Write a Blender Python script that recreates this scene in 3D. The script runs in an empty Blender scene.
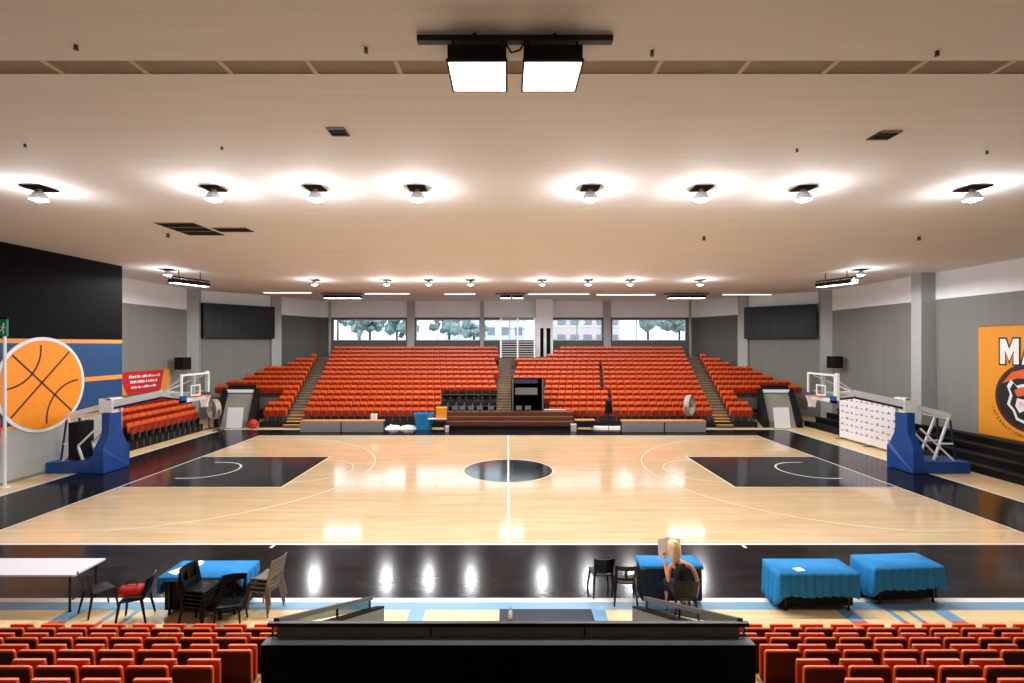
import bpy, bmesh, math, random
from mathutils import Vector, Matrix
R = random.Random(7)
PI = math.pi
F, H, YH, CX = 492.5, 5.14, 344.7, 508.3      # camera: focal length (px), eye height (m), principal point (px)
SC = bpy.context.scene
COL = SC.collection
CEIL = 8.9

def fl(px, py):
    Y = F*H/(py-YH)
    return ((px-CX)*Y/F, Y)
def zat(py, Y): return H-(py-YH)*Y/F
def xat(px, Y): return (px-CX)*Y/F

# ------------------------------------------------------------------ materials
def lin(c):
    def f(v):
        v /= 255.0
        return v/12.92 if v <= 0.04045 else ((v+0.055)/1.055)**2.4
    return (f(c[0]), f(c[1]), f(c[2]), 1)
MATS = {}
def mat(name, rgb, rough=0.6, metal=0.0, var=0.0, scale=(8, 8, 8), bump=0.0, emit=0.0, spec=0.5, coat=0.0, rgb2=None, detail=4, rand=0.0):
    m = bpy.data.materials.new(name); m.use_nodes = True
    nt = m.node_tree; b = nt.nodes['Principled BSDF']
    b.inputs['Roughness'].default_value = rough
    b.inputs['Metallic'].default_value = metal
    b.inputs['Specular IOR Level'].default_value = spec
    b.inputs['Coat Weight'].default_value = coat
    b.inputs['Coat Roughness'].default_value = 0.1
    c = lin(rgb)
    b.inputs['Base Color'].default_value = c
    if emit:
        b.inputs['Emission Color'].default_value = c
        b.inputs['Emission Strength'].default_value = emit
    if var or bump or rgb2:
        tc = nt.nodes.new('ShaderNodeTexCoord'); mp = nt.nodes.new('ShaderNodeMapping')
        mp.inputs['Scale'].default_value = scale
        nz = nt.nodes.new('ShaderNodeTexNoise'); nz.inputs['Scale'].default_value = 1.0; nz.inputs['Detail'].default_value = detail
        nt.links.new(tc.outputs['Object'], mp.inputs['Vector']); nt.links.new(mp.outputs['Vector'], nz.inputs['Vector'])
        if var or rgb2:
            rp = nt.nodes.new('ShaderNodeValToRGB')
            rp.color_ramp.elements[0].position = 0.3; rp.color_ramp.elements[1].position = 0.7
            c2 = lin(rgb2) if rgb2 else tuple(min(1, v*(1+var)) for v in c[:3])+(1,)
            rp.color_ramp.elements[0].color = tuple(v*(1-var) for v in c[:3])+(1,)
            rp.color_ramp.elements[1].color = c2
            nt.links.new(nz.outputs['Fac'], rp.inputs['Fac'])
            src = rp.outputs['Color']
            if rand:
                oi = nt.nodes.new('ShaderNodeObjectInfo'); hs = nt.nodes.new('ShaderNodeHueSaturation')
                ma = nt.nodes.new('ShaderNodeMapRange'); ma.inputs['To Min'].default_value = 1-rand; ma.inputs['To Max'].default_value = 1+rand
                nt.links.new(oi.outputs['Random'], ma.inputs['Value']); nt.links.new(ma.outputs['Result'], hs.inputs['Value'])
                nt.links.new(src, hs.inputs['Color']); src = hs.outputs['Color']
            nt.links.new(src, b.inputs['Base Color'])
        if bump:
            bp = nt.nodes.new('ShaderNodeBump'); bp.inputs['Strength'].default_value = bump; bp.inputs['Distance'].default_value = 0.02
            nt.links.new(nz.outputs['Fac'], bp.inputs['Height']); nt.links.new(bp.outputs['Normal'], b.inputs['Normal'])
    MATS[name] = m
    return m

def plank_mat(name, c1, c2, c3, plank_w, plank_l, rough, joint=0.25, along_x=True, spec=0.5, bump=0.05, coat=0.0):
    """boards: a brick texture gives each board its own tone, stretched noise the grain"""
    m = bpy.data.materials.new(name); m.use_nodes = True
    nt = m.node_tree; b = nt.nodes['Principled BSDF']; N = nt.nodes.new; L = nt.links.new
    tc = N('ShaderNodeTexCoord'); mp = N('ShaderNodeMapping')
    if not along_x: mp.inputs['Rotation'].default_value = (0, 0, PI/2)
    L(tc.outputs['Object'], mp.inputs['Vector'])
    br = N('ShaderNodeTexBrick'); br.offset = 0.37; br.squash = 1
    br.inputs['Scale'].default_value = 1; br.inputs['Brick Width'].default_value = plank_l; br.inputs['Row Height'].default_value = plank_w
    br.inputs['Mortar Size'].default_value = 0.004; br.inputs['Mortar Smooth'].default_value = 0.3; br.inputs['Bias'].default_value = 0
    br.inputs['Color1'].default_value = lin(c1); br.inputs['Color2'].default_value = lin(c2)
    br.inputs['Mortar'].default_value = tuple(v*(1-joint) for v in lin(c2)[:3])+(1,)
    L(mp.outputs['Vector'], br.inputs['Vector'])
    m2 = N('ShaderNodeMapping'); m2.inputs['Scale'].default_value = (0.35, 5, 1); L(mp.outputs['Vector'], m2.inputs['Vector'])
    nz = N('ShaderNodeTexNoise'); nz.inputs['Scale'].default_value = 1; nz.inputs['Detail'].default_value = 5; L(m2.outputs['Vector'], nz.inputs['Vector'])
    rp = N('ShaderNodeValToRGB'); rp.color_ramp.elements[0].position = 0.38; rp.color_ramp.elements[1].position = 0.66
    rp.color_ramp.elements[0].color = (0, 0, 0, 1); rp.color_ramp.elements[1].color = (.55, .55, .55, 1)
    L(nz.outputs['Fac'], rp.inputs['Fac'])
    mx = N('ShaderNodeMixRGB'); mx.inputs['Color2'].default_value = lin(c3)
    L(rp.outputs['Color'], mx.inputs['Fac']); L(br.outputs['Color'], mx.inputs['Color1'])
    L(mx.outputs['Color'], b.inputs['Base Color'])
    b.inputs['Roughness'].default_value = rough; b.inputs['Specular IOR Level'].default_value = spec
    b.inputs['Coat Weight'].default_value = coat; b.inputs['Coat Roughness'].default_value = 0.08
    if bump:
        bp = N('ShaderNodeBump'); bp.inputs['Strength'].default_value = bump; bp.inputs['Distance'].default_value = 0.01
        L(nz.outputs['Fac'], bp.inputs['Height']); L(bp.outputs['Normal'], b.inputs['Normal'])
    MATS[name] = m
    return m

def glass_mat(name, tint=(235, 245, 245), gloss=0.12):
    m = bpy.data.materials.new(name); m.use_nodes = True
    nt = m.node_tree; nt.nodes.clear(); N = nt.nodes.new
    o = N('ShaderNodeOutputMaterial'); mx = N('ShaderNodeMixShader'); t = N('ShaderNodeBsdfTransparent'); g = N('ShaderNodeBsdfGlossy')
    t.inputs['Color'].default_value = lin(tint); g.inputs['Roughness'].default_value = 0.03; mx.inputs['Fac'].default_value = gloss
    nt.links.new(t.outputs[0], mx.inputs[1]); nt.links.new(g.outputs[0], mx.inputs[2]); nt.links.new(mx.outputs[0], o.inputs['Surface'])
    MATS[name] = m
    return m

M = MATS
plank_mat('court_wood', (218, 189, 147), (226, 199, 160), (200, 165, 118), 0.22, 2.6, 0.10, 0.2, bump=0.03)
plank_mat('apron_wood', (230, 202, 152), (237, 212, 166), (214, 178, 118), 0.16, 2.2, 0.3, 0.2)
mat('border_paint', (22, 21, 23), 0.14, var=0.25, scale=(0.7, 2.5, 1), rgb2=(36, 34, 36), bump=0.008, spec=0.07)
mat('key_paint', (38, 43, 48), 0.12, var=0.15, scale=(1, 3, 1), bump=0.02)
mat('line_white', (236, 232, 224), 0.3)
mat('line_cream', (240, 222, 190), 0.3)
mat('line_blue', (112, 158, 190), 0.35)
mat('line_red', (205, 92, 62), 0.35)
plank_mat('ceiling_board', (239, 233, 229), (242, 236, 232), (233, 226, 221), 0.62, 60.0, 0.8, 0.14, bump=0.0)
mat('slot_metal', (150, 130, 108), 0.6, var=0.08)
mat('slot_joint', (212, 192, 166), 0.6)
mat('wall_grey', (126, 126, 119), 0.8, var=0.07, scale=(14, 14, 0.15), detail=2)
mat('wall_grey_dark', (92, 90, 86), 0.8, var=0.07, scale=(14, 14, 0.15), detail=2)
mat('wall_white', (238, 242, 244), 0.75, var=0.03, scale=(1, 1, 1))
mat('pilaster_grey', (168, 170, 168), 0.75, var=0.04)
mat('wall_black', (11, 10, 11), 0.8, spec=0.1, var=0.15, scale=(2, 2, 2))
mat('wall_blue', (8, 66, 116), 0.6, var=0.06, scale=(2, 2, 2))
mat('stripe_orange', (226, 150, 62), 0.6)
mat('wall_pale', (176, 180, 176), 0.75, var=0.06, scale=(1.5, 1.5, 1.5))
mat('ball_orange', (246, 146, 24), 0.5, var=0.04, scale=(3, 3, 3))
mat('ball_white', (232, 232, 238), 0.5)
mat('ball_seam', (58, 26, 14), 0.6)
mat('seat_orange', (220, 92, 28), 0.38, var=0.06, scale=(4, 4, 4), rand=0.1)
mat('seat_red', (158, 38, 12), 0.42, var=0.06, scale=(4, 4, 4), rand=0.08)  # deeper red than the backrests: the folded pans' shade is put into the colour
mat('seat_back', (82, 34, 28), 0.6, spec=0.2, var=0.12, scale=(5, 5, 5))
mat('seat_black', (10, 13, 14), 0.45, spec=0.2, var=0.1, scale=(4, 4, 4))
mat('leg_grey', (120, 120, 116), 0.4, metal=0.5)
mat('stand_dark', (24, 23, 23), 0.7, spec=0.2, var=0.15, scale=(2, 2, 2))
mat('stand_concrete', (92, 82, 72), 0.8, var=0.12, scale=(3, 3, 3))
mat('step_tan', (176, 138, 84), 0.7, var=0.1, scale=(3, 3, 3))
mat('step_yellow', (236, 164, 44), 0.6, var=0.06, scale=(3, 3, 3))
mat('bleacher_black', (18, 18, 19), 0.5, spec=0.2, var=0.2, scale=(1, 1, 4))
mat('parapet_black', (8, 12, 14), 0.8, var=0.1, spec=0.15)
mat('parapet_top', (92, 100, 106), 0.6, var=0.08)
mat('smoke_panel', (122, 114, 106), 0.6, var=0.1)
mat('parapet_grey', (98, 104, 104), 0.55, var=0.08)
mat('rail_dark', (56, 50, 44), 0.4, metal=0.3)
mat('hoop_blue', (6, 64, 136), 0.45, var=0.06, scale=(3, 3, 3))
mat('hoop_white', (232, 232, 232), 0.4)
mat('hoop_navy', (22, 28, 70), 0.5)
mat('black_matte', (13, 13, 15), 0.6, spec=0.2, var=0.1)
mat('black_metal', (24, 24, 26), 0.45, metal=0.3)
mat('rim_orange', (236, 120, 40), 0.4)
mat('net_white', (236, 230, 222), 0.7)
mat('screen_black', (15, 16, 17), 0.35, spec=0.2, var=0.08)
mat('cloth_blue', (16, 124, 188), 0.8, var=0.07, scale=(5, 5, 5), bump=0.1)
mat('cloth_navy', (12, 34, 66), 0.8, var=0.1, scale=(5, 5, 5))
mat('table_white', (214, 212, 218), 0.45, var=0.02)
mat('paper_white', (240, 240, 238), 0.7)
mat('plastic_black', (11, 12, 13), 0.35, spec=0.2, var=0.1)
mat('plastic_dark', (30, 28, 27), 0.4, spec=0.2, var=0.1)
mat('plastic_taupe', (112, 104, 90), 0.45, var=0.06)
mat('bag_red', (190, 32, 24), 0.6, var=0.1, bump=0.1)
mat('barrier_grey', (146, 146, 150), 0.5, var=0.05)
mat('barrier_wood', (206, 142, 88), 0.5, var=0.08, scale=(2, 8, 8))
mat('bench_brown', (92, 48, 26), 0.4, var=0.15, scale=(1, 6, 6))
mat('bench_edge', (150, 98, 62), 0.4)
mat('box_blue', (20, 136, 206), 0.55, var=0.05)
mat('chair_yellow', (240, 152, 32), 0.45)
mat('ramp_grey', (142, 142, 128), 0.12, var=0.08, spec=0.6)
mat('banner_orange', (232, 148, 26), 0.6, var=0.03)
mat('banner_red', (200, 34, 40), 0.6)
mat('emblem_maroon', (66, 22, 24), 0.6)
mat('emblem_orange', (222, 96, 36), 0.6)
mat('emblem_black', (16, 16, 18), 0.6)
mat('emblem_white', (234, 236, 240), 0.6)
mat('emblem_pink', (238, 190, 178), 0.6)
mat('exit_green', (20, 120, 80), 0.5)
mat('logo_grey', (120, 118, 128), 0.6)
mat('logo_red', (176, 112, 120), 0.6)
mat('logo_blue', (96, 104, 150), 0.6)
mat('backdrop_white', (236, 234, 238), 0.5)
mat('lamp_on', (255, 250, 255), 0.4, emit=26)
mat('flood_on', (255, 250, 252), 0.4, emit=8)
mat('tube_on', (255, 252, 250), 0.4, emit=1.3)
mat('lamp_glass', (225, 228, 235), 0.25)
mat('hole_black', (14, 12, 12), 0.8, spec=0.2)
mat('skin', (212, 150, 116), 0.5, var=0.05)
mat('hair_blonde', (220, 184, 130), 0.55, rgb2=(238, 212, 166), var=0.1, scale=(60, 60, 6))
mat('top_black', (16, 14, 16), 0.8)
mat('jean_navy', (26, 28, 38), 0.8)
mat('mat_navy', (34, 42, 58), 0.7, var=0.1)
mat('fan_grey', (160, 152, 140), 0.45)
mat('fan_dark', (70, 60, 52), 0.5)
mat('facade_pink', (226, 200, 196), 0.8, var=0.05)
mat('facade_white', (236, 236, 238), 0.8, var=0.05)
mat('facade_dark', (140, 146, 156), 0.5)
mat('leaf', (96, 118, 116), 0.8, rgb2=(160, 178, 176), var=0.2, scale=(1.5, 1.5, 1.5))
mat('bark', (84, 70, 60), 0.8)
mat('outside_ground', (150, 150, 146), 0.9)
mat('monitor_grey', (96, 98, 98), 0.4)
mat('window_frame', (206, 210, 212), 0.5)
glass_mat('glass_pane', (240, 246, 248), 0.06)
glass_mat('board_glass', (232, 240, 238), 0.04)
glass_mat('rail_glass', (150, 166, 170), 0.12)

# ------------------------------------------------------------------ mesh builder
class MB:
    def __init__(s): s.v = []; s.f = []; s.m = []; s.mats = []
    def mi(s, name):
        if name not in s.mats: s.mats.append(name)
        return s.mats.index(name)
    def add(s, vs, fs, m, T=None):
        b = len(s.v); k = s.mi(m)
        for p in vs: s.v.append(tuple(T @ Vector(p)) if T is not None else tuple(p))
        for f in fs: s.f.append(tuple(b+i for i in f)); s.m.append(k)
        return s
    def box(s, x0, x1, y0, y1, z0, z1, m, T=None, top=None):
        """top: material of the upper face"""
        vs = [(x0, y0, z0), (x1, y0, z0), (x1, y1, z0), (x0, y1, z0), (x0, y0, z1), (x1, y0, z1), (x1, y1, z1), (x0, y1, z1)]
        fs = [(0, 3, 2, 1), (0, 1, 5, 4), (1, 2, 6, 5), (2, 3, 7, 6), (3, 0, 4, 7)]
        s.add(vs, fs, m, T); s.add(vs[4:], [(0, 1, 2, 3)], top or m, T)
        return s
    def quad(s, a, b, c, d, m): return s.add([a, b, c, d], [(0, 1, 2, 3)], m)
    def rslab(s, w, h, t, m, T, r=0.04, n=4, curve=0.0, taper=1.0, cols=1, rim=0.25):
        """rounded upright slab in local xz, thickness along y centred on 0, softened edge; bottom width = w*taper"""
        pts = []
        for cx_, cz_, a0 in ((w/2-r, h-r, 0), (-(w/2-r), h-r, PI/2), (-(w/2-r), r, PI), (w/2-r, r, 1.5*PI)):
            for i in range(n+1):
                a = a0+PI/2*i/n; pts.append((cx_+r*math.cos(a), cz_+r*math.sin(a)))
        k = len(pts); vs = []; cz = h/2
        for (y, g) in ((-t/2, 1-rim*0.12), (-t/2*0.55, 1.0), (t/2*0.55, 1.0), (t/2, 1-rim*0.12)):
            for (x, z) in pts:
                xx = x*g*(taper+(1-taper)*z/h); zz = cz+(z-cz)*g
                vs.append((xx, y+curve*(xx*xx), zz))
        fs = []
        for L_ in range(3):
            for i in range(k):
                j = (i+1) % k; fs.append((L_*k+i, L_*k+j, (L_+1)*k+j, (L_+1)*k+i))
        fs.append(tuple(range(k))[::-1] if False else tuple(reversed(range(k))))
        fs.append(tuple(3*k+i for i in range(k)))
        fs = [tuple(reversed(f)) for f in fs]
        return s.add(vs, fs, m, T)
    def cyl(s, p0, p1, r0, m, r1=None, n=8, caps=True):
        p0 = Vector(p0); p1 = Vector(p1); r1 = r0 if r1 is None else r1
        d = (p1-p0).normalized(); u = d.orthogonal().normalized(); w = d.cross(u)
        vs = []
        for (p, r) in ((p0, r0), (p1, r1)):
            for i in range(n):
                a = 2*PI*i/n; vs.append(p+u*r*math.cos(a)+w*r*math.sin(a))
        fs = [(i, (i+1) % n, n+(i+1) % n, n+i) for i in range(n)]
        if caps: fs += [tuple(reversed(range(n))), tuple(range(n, 2*n))]
        return s.add(vs, fs, m)
    def tube(s, path, r, m, n=6, closed=False):
        P = [Vector(p) for p in path]; k = len(P); vs = []; up = None
        for i, p in enumerate(P):
            a = P[(i-1) % k] if closed or i else P[0]; b = P[(i+1) % k] if closed or i < k-1 else P[-1]
            d = (b-a).normalized()
            u = d.orthogonal().normalized() if up is None else (up-d*up.dot(d)).normalized()
            up = u; w = d.cross(u)
            for j in range(n):
                t = 2*PI*j/n; vs.append(p+u*r*math.cos(t)+w*r*math.sin(t))
        fs = []
        for i in range(k if closed else k-1):
            for j in range(n):
                a, b = i*n+j, i*n+(j+1) % n; c, d = ((i+1) % k)*n+(j+1) % n, ((i+1) % k)*n+j
                fs.append((a, b, c, d))
        if not closed: fs += [tuple(reversed(range(n))), tuple((k-1)*n+j for j in range(n))]
        return s.add(vs, fs, m)
    def bar(s, p0, p1, w, h, m):
        """rectangular bar from p0 to p1; h along the most vertical normal"""
        p0 = Vector(p0); p1 = Vector(p1); d = (p1-p0).normalized()
        z = Vector((0, 0, 1)) if abs(d.z) < 0.95 else Vector((0, 1, 0))
        u = d.cross(z).normalized(); v = u.cross(d).normalized()
        vs = []
        for p in (p0, p1):
            for a, b in ((-1, -1), (1, -1), (1, 1), (-1, 1)): vs.append(p+u*a*w/2+v*b*h/2)
        return s.add(vs, [(0, 3, 2, 1), (4, 5, 6, 7), (0, 1, 5, 4), (1, 2, 6, 5), (2, 3, 7, 6), (3, 0, 4, 7)], m)
    def lathe(s, prof, c, m, n=16, axis='z', caps=True):
        vs = []
        for (r, z) in prof:
            for i in range(n):
                a = 2*PI*i/n; x, y = r*math.cos(a), r*math.sin(a)
                vs.append((c[0]+x, c[1]+y, c[2]+z) if axis == 'z' else ((c[0]+x, c[1]+z, c[2]+y) if axis == 'y' else (c[0]+z, c[1]+x, c[2]+y)))
        fs = []
        for k in range(len(prof)-1):
            for i in range(n): fs.append((k*n+i, k*n+(i+1) % n, (k+1)*n+(i+1) % n, (k+1)*n+i))
        if caps and prof[0][0] > 1e-4: fs.append(tuple(reversed(range(n))))
        if caps and prof[-1][0] > 1e-4: fs.append(tuple((len(prof)-1)*n+i for i in range(n)))
        return s.add(vs, fs, m)
    def ico(s, c, r, m, sub=1, jit=0.0, sq=(1, 1, 1), rnd=R):
        bm = bmesh.new(); bmesh.ops.create_icosphere(bm, subdivisions=sub, radius=1)
        vs = []
        for v in bm.verts:
            q = 1+rnd.uniform(-jit, jit); vs.append((c[0]+v.co.x*r*sq[0]*q, c[1]+v.co.y*r*sq[1]*q, c[2]+v.co.z*r*sq[2]*q))
        fs = [tuple(v.index for v in f.verts) for f in bm.faces]; bm.free()
        return s.add(vs, fs, m)
    def prism(s, poly, z0, z1, m, T=None):
        """poly in local xy extruded along z"""
        n = len(poly)
        vs = [(x, y, z0) for x, y in poly]+[(x, y, z1) for x, y in poly]
        fs = [tuple(reversed(range(n))), tuple(range(n, 2*n))]+[(i, (i+1) % n, n+(i+1) % n, n+i) for i in range(n)]
        return s.add(vs, fs, m, T)
    def mesh(s, name, smooth=False):
        me = bpy.data.meshes.new(name); me.from_pydata(s.v, [], s.f)
        for n in s.mats: me.materials.append(M[n])
        me.polygons.foreach_set('material_index', s.m)
        if smooth: me.polygons.foreach_set('use_smooth', [True]*len(s.f))
        me.update()
        return me
    def build(s, name, parent=None, smooth=False, fix=True):
        me = s.mesh(name, smooth)
        if fix:
            bm = bmesh.new(); bm.from_mesh(me); bmesh.ops.recalc_face_normals(bm, faces=bm.faces); bm.to_mesh(me); bm.free()
        o = bpy.data.objects.new(name, me); COL.objects.link(o)
        if parent is not None: o.parent = parent
        return o

def tag(o, label=None, cat=None, group=None, kind=None):
    if label: o['label'] = label
    if cat: o['category'] = cat
    if group: o['group'] = group
    if kind: o['kind'] = kind
    return o
def thing(name, label, cat, loc=(0, 0, 0), rz=0.0, group=None):
    o = bpy.data.objects.new(name, None); COL.objects.link(o); o.empty_display_size = 0.2
    o.location = loc; o.rotation_euler = (0, 0, rz)
    return tag(o, label, cat, group)
def struct(name, mb, smooth=False, fix=True): return tag(mb.build(name, None, smooth, fix), kind='structure')
def dup(root, loc=None, rz=None, label=None, group=None):
    r = root.copy(); COL.objects.link(r)
    if loc is not None: r.location = loc
    if rz is not None: r.rotation_euler = (0, 0, rz)
    if label: r['label'] = label
    if group: r['group'] = group
    for ch in list(root.children):
        c = ch.copy(); COL.objects.link(c); c.parent = r
        for g in list(ch.children):
            d = g.copy(); COL.objects.link(d); d.parent = c
    return r
def TR(x, y, z, rz=0.0, rx=0.0, ry=0.0):
    return Matrix.Translation((x, y, z)) @ Matrix.Rotation(rz, 4, 'Z') @ Matrix.Rotation(rx, 4, 'X') @ Matrix.Rotation(ry, 4, 'Y')
ORD = 'first second third fourth fifth sixth seventh eighth ninth tenth eleventh twelfth thirteenth fourteenth fifteenth sixteenth seventeenth eighteenth nineteenth twentieth'.split()
ORD += ['twenty-'+w for w in ORD[:9]]+['thirtieth']

# ------------------------------------------------------------------ camera and world
cam = bpy.data.cameras.new('camera'); cam.lens = 36*F/1024; cam.sensor_width = 36
cam.shift_x = (512-CX)/1024; cam.shift_y = (YH-341.5)/1024; cam.clip_end = 300
co = bpy.data.objects.new('camera', cam); COL.objects.link(co); co.location = (0, 0, H); co.rotation_euler = (PI/2, 0, 0)
SC.camera = co
w = bpy.data.worlds.new('world'); SC.world = w; w.use_nodes = True
w.node_tree.nodes['Background'].inputs['Color'].default_value = (0.80, 0.91, 1.0, 1)
w.node_tree.nodes['Background'].inputs['Strength'].default_value = 3.2
SC.view_settings.view_transform = 'Standard'; SC.view_settings.look = 'None'
SC.view_settings.exposure = 0.17; SC.view_settings.gamma = 1.0; SC.view_settings.use_curve_mapping = False
SC.cycles.use_denoising = True
SC.cycles.max_bounces = 8; SC.cycles.diffuse_bounces = 5; SC.cycles.glossy_bounces = 4; SC.cycles.transparent_max_bounces = 12
SC.cycles.sample_clamp_indirect = 6.0

# ------------------------------------------------------------------ floor with its court markings
YC = 20.2; SX = 14.0; NEAR, FAR = YC-7.48, YC+7.6
fb = MB()
def flat(poly, z, m): fb.add([(x, y, z) for x, y in poly], [tuple(range(len(poly)))], m)
def rect(x0, x1, y0, y1, z, m): flat([(x0, y0), (x1, y0), (x1, y1), (x0, y1)], z, m)
def ring(cx, cy, r0, r1, a0, a1, z, m, n=40):
    for i in range(n):
        t0, t1 = a0+(a1-a0)*i/n, a0+(a1-a0)*(i+1)/n
        flat([(cx+r0*math.cos(t0), cy+r0*math.sin(t0)), (cx+r1*math.cos(t0), cy+r1*math.sin(t0)),
              (cx+r1*math.cos(t1), cy+r1*math.sin(t1)), (cx+r0*math.cos(t1), cy+r0*math.sin(t1))], z, m)
rect(-24, 24, -7, 46, 0.0, 'apron_wood')
BX0, BX1, BY0, BY1 = -17.2, 16.75, 9.99, 29.75
rect(BX0, BX1, BY0, BY1, 0.002, 'border_paint')
rect(-40*0-24, 24, BY0-0.16, BY0, 0.003, 'line_white')
rect(-24, 24, BY0-0.44, BY0-0.16, 0.003, 'line_blue')
rect(BX0-0.16, BX0, BY0, BY1, 0.003, 'line_white'); rect(BX1, BX1+0.16, BY0, BY1, 0.003, 'line_white')
rect(BX0-0.16, BX1+0.16, BY1, BY1+0.14, 0.003, 'line_white')
rect(-SX, SX, NEAR, FAR, 0.004, 'court_wood')
for s in (-1, 1):
    x0, x1 = sorted((s*SX, s*8.2)); rect(x0, x1, YC-2.42, YC+2.36, 0.006, 'key_paint')
    lx = s*8.2; rect(min(lx, lx-s*0.08), max(lx, lx-s*0.08), YC-2.5, YC+2.42, 0.008, 'line_cream')
    for yy in (YC-2.5, YC+2.36): rect(x0, x1, yy, yy+0.07, 0.0085, 'line_cream')
    hx = s*12.42
    a = PI/2 if s > 0 else -PI/2
    ring(hx, YC, 1.25, 1.33, a, a+PI, 0.0095, 'line_white', 24)                 # no-charge arc
    for q in (-1, 1):                                                          # its two short straight ends
        xa, xb = sorted((hx, hx+s*0.38)); rect(xa, xb, YC+q*1.29-0.04, YC+q*1.29+0.04, 0.0095, 'line_white')
    rr = 6.75; ya = 6.6; t = math.asin(ya/rr)
    ring(hx, YC, rr-0.06, rr, (PI-t) if s > 0 else -t, (PI+t) if s > 0 else t, 0.008, 'line_cream', 60)   # three-point arc
    xe = hx+(-s)*rr*math.cos(t)
    for q in (-1, 1):
        xa, xb = sorted((xe, s*SX)); rect(xa, xb, YC+q*ya-0.06, YC+q*ya, 0.008, 'line_cream')
    ring(s*8.2, YC, 1.74, 1.8, a, a+PI, 0.0075, 'line_cream', 30)               # free-throw half circle
    x0, x1 = sorted((s*SX, s*(SX+0.07))); rect(x0, x1, NEAR-0.09, FAR+0.05, 0.009, 'line_white')
    rect(s*6.0-0.04, s*6.0+0.04, NEAR-0.28, NEAR, 0.008, 'line_white')          # team-bench marks
    rect(s*6.0-0.04 if s < 0 else 8.6, s*6.0+0.04 if s < 0 else 8.68, FAR, FAR+0.0, 0.008, 'line_white')
rect(-SX, SX, NEAR-0.09, NEAR, 0.009, 'line_white'); rect(-SX, SX, FAR, FAR+0.06, 0.009, 'line_white')
flat([(1.8*math.cos(2*PI*i/64), YC+1.8*math.sin(2*PI*i/64)) for i in range(64)], 0.006, 'key_paint')
ring(0, YC, 1.8, 1.88, 0, 2*PI, 0.008, 'line_cream', 64)
rect(-0.04, 0.04, NEAR, FAR, 0.0095, 'line_white')
# lines of other games running off the near apron: blue, then red
for X, wd in ((-8.35, .34), (-7.55, .1), (-7.15, .1), (-1.75, .3), (1.72, .3), (6.5, .3), (7.35, .12), (7.7, .1), (8.35, .3)):
    rect(X-wd/2, X+wd/2, 9.15, BY0-0.44, 0.002, 'line_blue'); rect(X-wd/2, X+wd/2, 7.9, 9.15, 0.002, 'line_red')
    if wd > .2: pass
struct('floor', fb, fix=False)

# ------------------------------------------------------------------ ceiling
cb = MB()
SLOT0, SLOT1 = 6.52, 6.84
cb.box(-24, 24, -7, SLOT0, CEIL, CEIL+0.2, 'ceiling_board'); cb.box(-24, 24, SLOT1, 44, CEIL, CEIL+0.2, 'ceiling_board')
struct('ceiling', cb)
sb = MB(); sb.box(-24, 24, SLOT0-.02, SLOT1+.02, CEIL+0.012, CEIL+0.1, 'slot_metal')
k = -10
for k in range(-20, 21):
    x = -0.32+k*1.172; sb.add([(x-.03, SLOT0, CEIL-.004), (x+.03, SLOT0, CEIL-.004), (x+.03+.0, SLOT1, CEIL-.004), (x-.03, SLOT1, CEIL-.004),
        (x-.03, SLOT0, CEIL+.02), (x+.03, SLOT0, CEIL+.02), (x+.03, SLOT1, CEIL+.02), (x-.03, SLOT1, CEIL+.02)],
        [(0, 3, 2, 1), (4, 5, 6, 7), (0, 1, 5, 4), (1, 2, 6, 5), (2, 3, 7, 6), (3, 0, 4, 7)], 'slot_joint')
struct('trim_1', sb)

# ------------------------------------------------------------------ walls
ZW = 7.49                                          # underside of the white band
YB = 42.5
def wall_seg(mb, a, b, t, z0=0.0, lower='wall_grey', holes=(), white=True):
    """upright slab from a to b, its room face on the line; holes = (u0, u1, z0, z1) along the wall"""
    a = Vector((a[0], a[1], 0)); b = Vector((b[0], b[1], 0)); d = (b-a); L = d.length; d.normalize()
    n = Vector((-d.y, d.x, 0))*t
    def blk(u0, u1, za, zb, m):
        if u1-u0 < 1e-4 or zb-za < 1e-4: return
        vs = []
        for z in (za, zb):
            for p in (a+d*u0, a+d*u1, a+d*u1+n, a+d*u0+n): vs.append((p.x, p.y, z))
        mb.add(vs, [(0, 3, 2, 1), (4, 5, 6, 7), (0, 1, 5, 4), (1, 2, 6, 5), (2, 3, 7, 6), (3, 0, 4, 7)], m)
    u = 0.0
    for (h0, h1, hz0, hz1) in sorted(holes):
        blk(u, h0, z0, ZW, lower); blk(h0, h1, z0, hz0, lower); blk(h0, h1, hz1, ZW, lower); u = h1
    blk(u, L, z0, ZW, lower)
    blk(0, L, ZW, CEIL, 'wall_white' if white else lower)
XL, XR = -21.6, 22.3
PA, PB, PC = (XL, 33.6), (-18.0, 38.3), (-16.2, YB)
QA, QB, QC = (XR, 34.4), (18.2, 38.3), (16.2, YB)
WPX = [(333, 406), (416, 480), (484, 535.5), (552, 602), (612, 686)]
WZ0, WZ1 = zat(340.5, YB), zat(319.5, YB)
holes = [(xat(a, YB)-PC[0], xat(b, YB)-PC[0], WZ0, WZ1) for a, b in WPX]
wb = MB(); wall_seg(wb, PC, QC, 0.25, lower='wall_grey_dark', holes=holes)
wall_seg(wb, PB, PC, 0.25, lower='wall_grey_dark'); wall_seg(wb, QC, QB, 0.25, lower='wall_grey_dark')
def post(mb, x, y, w, d, rz, m='pilaster_grey', z1=CEIL, z0=0): mb.box(-w/2, w/2, -d/2, d/2, z0, z1, m, TR(x, y, 0, rz))
for px, wd in ((411, 0.62), (482, 0.3), (607, .6), (330, .14), (690, .14)): post(wb, xat(px, YB-.1), YB-.1, wd, .3, 0)
struct('wall_back', wb)
wl = MB(); wall_seg(wl, (XL, 23.7), PA, 0.25); wall_seg(wl, PA, PB, 0.25)
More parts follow.
